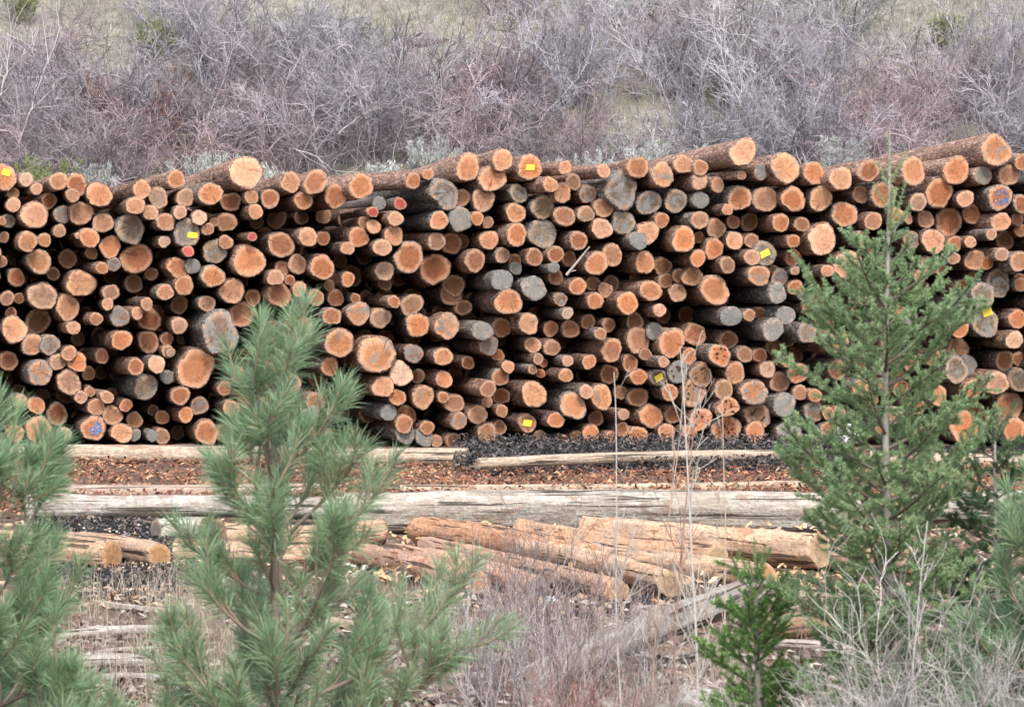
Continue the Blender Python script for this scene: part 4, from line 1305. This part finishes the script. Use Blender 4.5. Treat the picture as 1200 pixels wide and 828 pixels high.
def sagebrush(label, px, py_top, Y, w, seed, cols=None, cat='sagebrush', name='sagebrush', group='pale sagebrush behind the pile'):
    rnd = random.Random(seed)
    X = (px - CX) * Y / FPX
    z0 = hill_z(Y, X)
    top = HC - (py_top - 12 - HOR) * Y / FPX
    h = max(0.5, top - z0)
    root = empty(name, (X, Y, z0))
    st = MB()
    lf = MB()
    cols = cols or [(0.45, 0.47, 0.45), (0.54, 0.555, 0.54), (0.37, 0.39, 0.37), (0.47, 0.47, 0.46)]
    for k in range(52):
        a = rnd.uniform(0, 6.28)
        d = np.array([math.cos(a) * rnd.uniform(.1, 1.0) * w / h, math.sin(a) * rnd.uniform(.1, .5), 1.0])
        L = h * rnd.uniform(.6, 1.02)
        d /= np.linalg.norm(d)
        pts, dd = wander(rnd, (0, 0, -.1), d, L, 6, .10, .04)
        tube(st, pts, np.linspace(.014, .005, 7), 4, (0.36, 0.33, 0.31, 0))
        r = np.random.default_rng(seed * 100 + k)
        n = 300
        t = r.uniform(0.35, 1.0, n)
        idx = np.clip((t * 6).astype(int), 0, 5)
        f = (t * 6 - idx)[:, None]
        c = pts[idx] * (1 - f) + pts[idx + 1] * f + r.normal(0, .03, (n, 3))
        dl = (pts[-1] - pts[-3])
        dl = dl / np.linalg.norm(dl) * .9 + r.normal(0, .45, (n, 3)) + np.array([0, 0, .3])
        dl /= np.linalg.norm(dl, axis=1, keepdims=True)
        s = np.cross(dl, r.normal(0, 1, (n, 3)))
        s /= np.linalg.norm(s, axis=1, keepdims=True)
        Ln = (r.uniform(.05, .11, n))[:, None]
        V = np.stack([c, c + dl * Ln * .5 + s * Ln * .13, c + dl * Ln, c + dl * Ln * .5 - s * Ln * .13], 1)
        F = (np.arange(n)[:, None] * 4 + np.array([0, 1, 2, 3])[None])
        cc = np.array(cols)[r.integers(0, len(cols), n)] * r.uniform(.8, 1.2, (n, 1))
        lf.add(V.reshape(-1, 3), F, col=np.concatenate([np.repeat(cc, 4, axis=0), np.zeros((n * 4, 1))], 1))
    st.build('stem', M_STEM, root)
    lf.build('crown', M_SAGE, root)
    tag(root, label, cat, group)


sagebrush('pale sagebrush peeping over the long top-left log', 112, 196, 99.0, 0.7, 1)
sagebrush('pale sagebrush behind the fattest log on the left top', 245, 184, 99.0, 0.7, 2)
sagebrush('pale sagebrush right of the fattest log on the left top', 318, 200, 98.6, 0.4, 3)
sagebrush('pale sagebrush left of the red-painted log end', 446, 196, 98.8, 0.5, 4)
sagebrush('tallest pale sagebrush left of the big orange top-row log', 505, 168, 99.2, 0.9, 5)
sagebrush('pale sagebrush right of the top-row yellow-tagged log', 690, 184, 98.8, 0.5, 6)
sagebrush('pale sagebrush above the half-bleached top log', 762, 172, 99.2, 0.5, 7)
sagebrush('pale sagebrush left of the fat splintered top log', 832, 176, 99.0, 0.4, 8)
sagebrush('round whitish sagebrush left of the tip of the tall fir', 985, 166, 99.4, 0.8, 9)
sagebrush('pale sagebrush at the tip of the tall fir', 1060, 190, 99.0, 0.5, 10)
GRN = [(0.10, 0.16, 0.06), (0.14, 0.20, 0.09), (0.08, 0.13, 0.05)]
sagebrush('green leafy bush at the top edge right of the middle', 752, 4, 107.6, 0.5, 11, GRN, 'bush', 'green_bush', None)
sagebrush('green mossy bush at the upper left corner', 28, -2, 108.0, 0.6, 12, [(0.22, 0.25, 0.12), (0.28, 0.30, 0.16)], 'bush', 'green_bush', None)
sagebrush('small green tuft above the upper left yellow-tagged log', 52, 188, 98.6, 0.35, 13, [(0.2, 0.24, 0.1), (0.26, 0.3, 0.14)], 'bush', 'green_bush', None)
sagebrush('yellowish green bush high on the hill left of the middle', 180, 30, 106.5, 0.7, 14, [(0.30, 0.31, 0.18), (0.35, 0.36, 0.22), (0.24, 0.26, 0.14)], 'bush', 'green_bush', None)
sagebrush('olive grass-like bush high on the hill at right', 1110, 22, 107.4, 0.8, 15, [(0.34, 0.34, 0.22), (0.40, 0.39, 0.26)], 'bush', 'green_bush', None)

# ------------------------------------------------------------------ conifers
def needles(mb, base, direc, side_len, width, cols, r, tipmul=1.25):
    """thin three-sided blades: base (n,3), unit directions (n,3)"""
    n = len(base)
    s = np.cross(direc, r.normal(0, 1, (n, 3)))
    s /= np.linalg.norm(s, axis=1, keepdims=True) + 1e-9
    L = side_len[:, None]
    droop = np.array([0, 0, -1.0]) * L * r.uniform(0, .18, (n, 1))
    mid = base + direc * L * .55
    tip = base + direc * L + droop
    V = np.stack([base - s * width * .6, base + s * width * .6, mid + s * width, tip, mid - s * width], 1)
    F4 = (np.arange(n)[:, None] * 5 + np.array([0, 1, 2, 4])[None])
    F3 = (np.arange(n)[:, None] * 5 + np.array([4, 2, 3])[None])
    cc = np.array(cols)[r.integers(0, len(cols), n)] * r.uniform(.75, 1.25, (n, 1))
    C_ = np.repeat(cc, 5, axis=0).reshape(n, 5, 3)
    C_[:, 3] *= tipmul
    C_ = np.concatenate([C_.reshape(-1, 3), np.zeros((n * 5, 1))], 1)
    n0 = mb.n
    mb.add(V.reshape(-1, 3), F4, col=C_)
    mb.f.append(F3 + n0)
    mb.mi.append(np.zeros(n, dtype=np.int32))


PINE_COLS = [(0.22, 0.34, 0.20), (0.28, 0.41, 0.24), (0.17, 0.28, 0.17), (0.34, 0.45, 0.26), (0.31, 0.41, 0.29)]
FIR_COLS = [(0.27, 0.39, 0.21), (0.34, 0.46, 0.25), (0.20, 0.31, 0.17), (0.40, 0.50, 0.29)]


def brush(mb, rnd, pts, n, nl, cols, r, ang=0.95):
    """long pine needles round a shoot"""
    t = r.uniform(0.0, 1.0, n) ** 0.75
    m = len(pts) - 1
    i = np.clip((t * m).astype(int), 0, m - 1)
    f = (t * m - i)[:, None]
    c = pts[i] * (1 - f) + pts[i + 1] * f
    d = pts[i + 1] - pts[i]
    d /= np.linalg.norm(d, axis=1, keepdims=True)
    q = r.normal(0, 1, (n, 3))
    q -= d * (q * d).sum(1, keepdims=True)
    q /= np.linalg.norm(q, axis=1, keepdims=True)
    a = (ang * (1.15 - 0.75 * t) + r.normal(0, .12, n))[:, None]
    dd = d * np.cos(a) + q * np.sin(a)
    needles(mb, c, dd, nl * r.uniform(.7, 1.15, n), 0.0019, cols, r)


def pine(label, X, Y, H, seed, whorls, Lfun, nshoot=6, needles_n=95, nl=0.135, z_first=0.25, tops=2, cols=PINE_COLS, skew=0.0):
    rnd = random.Random(seed)
    r = np.random.default_rng(seed)
    root = empty('young_pine', (X, Y, 0))
    tr = MB()
    zt = np.linspace(-0.1, H - 0.12, 14)
    tp = np.array([[0.02 * math.sin(z * 2.1 + seed), 0.02 * math.cos(z * 1.7), z] for z in zt])
    tube(tr, tp, np.linspace(0.042 * H / 2.9, 0.010, 14), 10, (0.23, 0.18, 0.145, 0))
    tr.build('trunk', M_STEM, root)
    cr = MB()

    def shoot(p, d, L, up, nn, wood):
        pts, d2 = wander(rnd, p, d, L, 5, .06, up)
        tube(wood, pts, np.linspace(.007, .005, 6), 5, (0.24, 0.18, 0.13, 0))
        tail = pts[2:] if L > .22 else pts[1:]
        brush(cr, rnd, tail, nn, nl, cols, r)
        # bud
        tube(wood, [pts[-1], pts[-1] + d2 * .02], [.006, .003], 5, (0.36, 0.22, 0.14, 0))

    for w in range(whorls):
        h = z_first + (H - 0.42 - z_first) * w / (whorls - 1)
        nb = rnd.choice((4, 5, 5, 6))
        a0 = rnd.uniform(0, 6.28)
        for k in range(nb):
            a = a0 + k * 2 * math.pi / nb + rnd.uniform(-.3, .3)
            L = Lfun(h / H) * rnd.uniform(.75, 1.12) * (1 + skew * math.cos(a))
            el = rnd.uniform(.15, .55) + 0.55 * (h / H) ** 2
            p = np.array([np.interp(h, zt, tp[:, 0]), np.interp(h, zt, tp[:, 1]), h + rnd.uniform(-.04, .04)])
            d = np.array([math.cos(a) * math.cos(el), math.sin(a) * math.cos(el), math.sin(el)])
            n = 8
            pts, d2 = wander(rnd, p, d, L, n, .07, .075)
            wood = MB()
            tube(wood, pts, np.linspace(0.016 * min(1, L), 0.006, n + 1), 6, (0.22, 0.175, 0.145, 0))
            brush(cr, rnd, pts[-4:], int(needles_n * 1.2), nl, cols, r)
            ns = max(2, int(nshoot * L))
            for q in range(ns):
                i = rnd.randint(max(2, n // 3), n - 1)
                dd = pts[i] - pts[i - 1]
                dd = dd / np.linalg.norm(dd) * 1.0 + np.array([rnd.gauss(0, .5), rnd.gauss(0, .5), rnd.gauss(.3, .3)])
                dd /= np.linalg.norm(dd)
                shoot(pts[i], dd, rnd.uniform(.14, .34) * (0.6 + 0.5 * min(1, L)), .14, needles_n, wood)
            wood.build('branch', M_STEM, root)
    # leader candles
    wood = MB()
    for k in range(tops + 3):
        a = k * 2 * math.pi / (tops + 3) + 0.4
        d = np.array([math.cos(a) * .28, math.sin(a) * .28, 1.0])
        d /= np.linalg.norm(d)
        shoot(tp[-2 - k % 3], d, rnd.uniform(.30, .52), .07, int(needles_n * 1.6), wood)
    shoot(tp[-1], np.array([0, 0, 1.0]), .24, .05, int(needles_n * 1.8), wood)
    wood.build('leader', M_STEM, root)
    cr.build('crown', M_NEEDLE, root)
    tag(root, label, 'tree')
    return root


def X_at(px, Y):
    return (px - CX) * Y / FPX


pine('young long-needled pine standing left of the middle, tufted and open', X_at(318, 22.0), 22.0, 2.66, 5, 8,
     lambda t: 0.26 + 0.98 * (1 - t) ** 1.1, 10, 92, 0.145, skew=0.27)
pine('dense long-needled pine cut off by the left edge', X_at(0, 21.0), 21.0, 2.30, 8, 8, lambda t: 0.24 + 0.62 * (1 - t) ** 0.8, 12, 115, 0.14)
pine('long-needled pine peeping in at the right edge behind bare twigs', X_at(1228, 23.0), 23.0, 1.85, 9, 5, lambda t: 0.18 + 0.5 * (1 - t) ** 0.8, 12, 115)


def fir(label, X, Y, H, seed, Lfun, spacing, leader, cols, density=1.0, elev=0.5, droop=0.0, nlen=0.025, trunk_r=0.035, tip_up=0.05):
    rnd = random.Random(seed)
    r = np.random.default_rng(seed)
    root = empty('young_fir', (X, Y, 0))
    tr = MB()
    zt = np.linspace(-.1, H, 16)
    tp = np.array([[0.012 * math.sin(z * 2.3 + seed), 0.012 * math.cos(z * 1.9), z] for z in zt])
    tube(tr, tp, np.concatenate([np.linspace(trunk_r, .012, 13), [.010, .008, .004]]), 8, (0.30, 0.275, 0.25, 0))
    tr.build('trunk', M_STEM, root)
    cr = MB()
    NB, ND, NL = [], [], []

    def clothe(pts, per_m, ln):
        seg = np.diff(pts, axis=0)
        L = np.linalg.norm(seg, axis=1).sum()
        n = max(4, int(per_m * L * density))
        t = r.uniform(0, 1, n)
        m = len(pts) - 1
        i = np.clip((t * m).astype(int), 0, m - 1)
        f = (t * m - i)[:, None]
        c = pts[i] * (1 - f) + pts[i + 1] * f
        d = seg[i] / (np.linalg.norm(seg[i], axis=1, keepdims=True) + 1e-9)
        q = r.normal(0, 1, (n, 3)) * np.array([1, 1, .75])
        q -= d * (q * d).sum(1, keepdims=True)
        q /= np.linalg.norm(q, axis=1, keepdims=True) + 1e-9
        a = r.uniform(.6, 1.15, n)[:, None]
        NB.append(c); ND.append(d * np.cos(a) + q * np.sin(a)); NL.append(ln * r.uniform(.7, 1.15, n))

    h = 0.12
    ga = rnd.uniform(0, 6.28)
    while h < H - leader:
        ga += 2.4 + rnd.uniform(-.3, .3)
        L = Lfun(h / H) * rnd.uniform(.5, 1.2)
        el = elev * (0.35 + 0.9 * h / H) + rnd.uniform(-.15, .15)
        p = np.array([np.interp(h, zt, tp[:, 0]), np.interp(h, zt, tp[:, 1]), h])
        d = np.array([math.cos(ga) * math.cos(el), math.sin(ga) * math.cos(el), math.sin(el) - droop])
        n = 8
        pts, _ = wander(rnd, p, d, L, n, .05, tip_up)
        wood = MB()
        tube(wood, pts, np.linspace(.011 * min(1.2, L + .35), .0035, n + 1), 5, (0.16, 0.13, 0.11, 0))
        clothe(pts[4:], 900, nlen)
        step = 0.042
        pos = 0.18 * L
        sgn = 1
        while pos < L * .98:
            t = pos / L
            i = min(int(t * n), n - 1)
            f = t * n - i
            c = pts[i] * (1 - f) + pts[i + 1] * f
            dd = pts[i + 1] - pts[i]
            dd /= np.linalg.norm(dd)
            sd = np.cross(dd, [0, 0, 1.0])
            sd /= np.linalg.norm(sd) + 1e-9
            d2 = dd * .75 + sd * sgn * rnd.uniform(.5, 1.0) + np.array([0, 0, rnd.gauss(.12, .28)])
            d2 /= np.linalg.norm(d2)
            L2 = (0.06 + 0.40 * L * (1 - t) ** .8 * min(1, t * 4)) * rnd.uniform(.6, 1.2)
            p2, _ = wander(rnd, c, d2, L2, 4, .08, .03)
            tube(wood, p2, np.linspace(.0035, .002, 5), 3, (0.17, 0.14, 0.10, 0))
            clothe(p2, 1000, nlen)
            if L2 > .09:
                for w in range(int(L2 / .045)):
                    j = rnd.randint(1, 3)
                    d3 = p2[j + 1] - p2[j]
                    d3 = d3 / np.linalg.norm(d3) + np.array([rnd.gauss(0, .55), rnd.gauss(0, .55), rnd.gauss(.05, .35)])
                    d3 /= np.linalg.norm(d3)
                    p3, _ = wander(rnd, p2[j], d3, rnd.uniform(.035, .09), 3, .08, .03)
                    clothe(p3, 1050, nlen)
            pos += step * rnd.uniform(.7, 1.3)
            sgn = -sgn
        wood.build('branch', M_STEM, root)
        h += spacing * rnd.uniform(.6, 1.4) * (0.72 if h < H * .48 else 1.0)
    # leader and its upright side shoots
    wood = MB()
    top = tp[-1]
    clothe(np.array([[0, 0, H - leader], [0, 0, H - .03]]) + np.array([top[0], top[1], 0]), 500, nlen)
    for k in range(7):
        a = k * 2.4
        z = H - leader * rnd.uniform(.5, 1.0)
        d = np.array([math.cos(a) * .6, math.sin(a) * .6, .9])
        d /= np.linalg.norm(d)
        p2, _ = wander(rnd, (top[0], top[1], z), d, rnd.uniform(.12, .3), 4, .05, .08)
        tube(wood, p2, np.linspace(.005, .002, 5), 4, (0.25, 0.26, 0.15, 0))
        clothe(p2, 700, nlen)
    wood.build('leader', M_STEM, root)
    b_, d_, l_ = np.concatenate(NB), np.concatenate(ND), np.concatenate(NL)
    needles(cr, b_, d_, l_, 0.0018, cols, r, 1.2)
    cr.build('crown', M_NEEDLE, root)
    tag(root, label, 'tree')
    return root


fir('tallest fir at right, its bare tip rising above the pile', X_at(1040, 24.0), 24.0, 3.80, 12,
    lambda t: 0.66 * min(1.2 - 0.3 * t, max(0.2, (0.92 - t) / 0.26)), 0.044, 0.58, FIR_COLS, 1.0, 0.42, tip_up=0.06)
fir('dark broad fir behind the tallest one at the right edge', X_at(1168, 26.5), 26.5, 2.12, 13,
    lambda t: 0.14 + 0.70 * (1 - t) ** 0.7, 0.032, 0.18, [(0.10, 0.18, 0.09), (0.13, 0.22, 0.105), (0.08, 0.14, 0.07)], 1.0, 0.25)
fir('small bright green fir low in front of the brown rotten log', X_at(888, 25.0), 25.0, 1.34, 14,
    lambda t: 0.14 + 0.50 * (1 - t) ** 0.8, 0.036, 0.10, [(0.21, 0.35, 0.12), (0.26, 0.42, 0.14), (0.16, 0.28, 0.10)], 1.1, 0.5)

# ------------------------------------------------------------------ saplings and near shrubs
def sapling(label, px, Y, py_top, seed, col, thick=0.013, nbr=16, spread=0.7, lean=0.0):
    rnd = random.Random(seed)
    X = X_at(px, Y)
    H = HC - (py_top - HOR) * Y / FPX
    root = empty('bare_sapling', (X, Y, 0))
    root.rotation_euler = (0, lean, rnd.uniform(0, 6))
    tr = MB()
    pts, _ = wander(rnd, (0, 0, -.05), (0, 0, 1), H, 14, .022, .03)
    pts[:, 2] *= H / pts[-1, 2]
    tube(tr, pts, np.linspace(thick, .003, 15), 7, (*col, 0))
    tr.build('trunk', M_STEM, root)
    for k in range(nbr):
        i = rnd.randint(3, 13)
        a = rnd.uniform(0, 6.28)
        d = np.array([math.cos(a) * spread, math.sin(a) * spread, 1.0])
        d /= np.linalg.norm(d)
        L = H * rnd.uniform(.10, .26) * (1.15 - i / 20)
        wd = MB()
        p2, _ = wander(rnd, pts[i], d, L, 6, .07, .05)
        tube(wd, p2, np.linspace(thick * .45 * (1.1 - i / 16), .0022, 7), 5, (*col, 0))
        for w in range(rnd.randint(1, 4)):
            j = rnd.randint(1, 5)
            d3 = p2[j + 1] - p2[j]
            d3 = d3 / np.linalg.norm(d3) + np.array([rnd.gauss(0, .5), rnd.gauss(0, .5), rnd.gauss(.1, .3)])
            d3 /= np.linalg.norm(d3)
            p3, _ = wander(rnd, p2[j], d3, L * rnd.uniform(.25, .6), 4, .08, .04)
            tube(wd, p3, np.linspace(.003, .002, 5), 4, (*col, 0))
        wd.build('branch', M_STEM, root)
    tag(root, label, 'sapling')


PALEB, REDB = (0.43, 0.405, 0.375), (0.30, 0.20, 0.16)
sapling('thickest pale bare sapling, rising left of the tall fir before the pile', 817, 27.0, 408, 31, PALEB, 0.0105, 22, 0.6)
sapling('pale thin bare sapling left of the thickest one', 728, 28.0, 436, 32, PALEB, 0.0075, 16, 0.5)
sapling('reddish wispy sapling between the two pale ones', 790, 28.5, 452, 33, REDB, 0.007, 12, 0.5)
sapling('thin brown wisp just right of the thin pale sapling', 762, 29.0, 440, 34, (0.40, 0.31, 0.25), 0.006, 8, 0.4)
sapling('thin brown wisp close left of the tall fir', 848, 28.0, 470, 35, (0.44, 0.36, 0.29), 0.006, 9, 0.5)
sapling('slender grey stem standing in front of the tall fir', 1062, 22.5, 610, 36, (0.44, 0.42, 0.40), 0.006, 12, 0.7)

nearA = [shrub_mesh(400 + k, 22, 1.6, 0.95, 0.0066, 11, 5, 0.20, 0.05, 0.15, minr=0.0017) for k in range(3)]      # pale grey, crooked
nearB = [shrub_mesh(420 + k, 18, 1.25, 0.45, 0.0055, 6, 2, 0.11, 0.07, 0.35, minr=0.0016) for k in range(3)]      # fine upright stems
NEAR = 'bare bushes at the front of the yard'
for (px, Y, s, lab) in ((1030, 23.0, 0.80, 'whitish bare bush left of the tall fir foot'), (1095, 22.6, 0.95, 'whitish crooked bare bush in front of the tall fir'),
                        (1150, 22.8, 1.02, 'largest whitish bare bush in the lower right corner area'), (1205, 22.4, 0.95, 'whitish bare bush cut off by the right edge'),
                        (985, 23.4, 0.62, 'small whitish bush between the small fir and the tall one'), (940, 23.0, 0.55, 'low whitish bush right under the small fir'),
                        (1175, 21.8, 0.72, 'low whitish bush at the bottom right corner'), (845, 27.5, 0.40, 'pale crooked bush at the foot of the thickest sapling'),
                        (770, 28.0, 0.42, 'pale crooked bush between the two saplings')):
    k = random.uniform(.85, 1.1)
    c = tuple(v * k for v in (0.38, 0.36, 0.345))
    put('bare_bush', random.choice(nearA), (X_at(px, Y), Y, 0), random.uniform(0, 6.28), s, c, lab, 'bush', NEAR)
for (px, Y, s, hue, lab) in ((575, 29.5, 0.95, 'g', 'grey twig bush touching the right side of the pine'), (612, 31.0, 1.0, 'g', 'grey fine-stemmed bush below the orange pole ends'),
                             (652, 30.0, 0.95, 'm', 'mauve fine-stemmed bush left of the red ones'), (690, 27.6, 0.62, 'r', 'reddest twig bush at the bottom in the middle'),
                             (735, 27.6, 0.50, 'r', 'low red twig bush under the thin pale sapling'), (600, 27.0, 0.62, 'g', 'low grey twig bush at the bottom beside the pine'),
                             (655, 27.0, 0.58, 'r', 'low red twig bush at the bottom, left of the reddest one'), (770, 31.0, 0.62, 'g', 'grey twig bush behind the two saplings'),
                             (545, 32.0, 0.95, 'm', 'mauve twig bush half hidden by the pine'), (640, 34.5, 1.0, 'g', 'farthest grey twig bush, before the orange poles'),
                             (700, 34.0, 0.85, 'm', 'farthest mauve twig bush, before the orange poles'), (590, 36.0, 0.95, 'm', 'mauve twig bush in front of the greyish pole end'), (665, 32.5, 1.05, 'm', 'mauve twig bush before the reddish poles'),
                             (625, 28.6, 0.9, 'g', 'dark grey twig bush low between pine and red bushes'), (735, 32.0, 0.8, 'g', 'grey twig bush touching the upper leaning log')):
    base = dict(g=(0.28, 0.255, 0.255), m=(0.27, 0.21, 0.205), r=(0.28, 0.13, 0.125))[hue]
    k = random.uniform(.85, 1.1)
    c = tuple(v * k for v in base)
    put('twig_bush', random.choice(nearB), (X_at(px, Y), Y, 0), random.uniform(0, 6.28), s, c, lab, 'bush', NEAR)

# ------------------------------------------------------------------ camera, light
cam = bpy.data.cameras.new('camera')
co = bpy.data.objects.new('camera', cam)
COL.objects.link(co)
co.location = (0, 0, HC)
co.rotation_euler = (R(90), 0, 0)
cam.sensor_fit = 'HORIZONTAL'
cam.sensor_width = 36
cam.lens = FPX / 1200 * 36
cam.shift_x = 0
cam.shift_y = -(414 - HOR) / 1200.0
cam.clip_start = 0.5
cam.clip_end = 800
cam.dof.use_dof = True
cam.dof.focus_distance = 80
cam.dof.aperture_fstop = 14
SC.camera = co

ELEV, AZ = R(46), R(172)          # soft light of a bright overcast sky, from behind the camera
w = bpy.data.worlds.new('World')
SC.world = w
w.use_nodes = True
nt = w.node_tree
sky = nt.nodes.new('ShaderNodeTexSky')
sky.sky_type = 'NISHITA'
sky.sun_disc = False
sky.sun_elevation = ELEV
sky.sun_rotation = AZ
sky.dust_density = 3.0
bg = nt.nodes['Background']
bg.inputs['Strength'].default_value = 0.13
cloud = nt.nodes.new('ShaderNodeHueSaturation')      # a thin cloud cover takes most of the blue out of the sky
cloud.inputs['Saturation'].default_value = 0.52
nt.links.new(sky.outputs[0], cloud.inputs['Color'])
nt.links.new(cloud.outputs[0], bg.inputs['Color'])
sun = bpy.data.lights.new('sun', 'SUN')
sun.energy = 1.5
sun.angle = R(14)
sun.color = (1.0, 0.96, 0.91)
so = bpy.data.objects.new('sun', sun)
COL.objects.link(so)
dirv = Vector((math.sin(AZ) * math.cos(ELEV), math.cos(AZ) * math.cos(ELEV), math.sin(ELEV)))
so.rotation_euler = dirv.to_track_quat('Z', 'Y').to_euler()
vs = SC.view_settings
vs.view_transform = 'Standard'
vs.look = 'None'
vs.exposure = 1.2
vs.gamma = 1.0
SC.cycles.max_bounces = 5
SC.cycles.diffuse_bounces = 3
SC.cycles.use_denoising = True
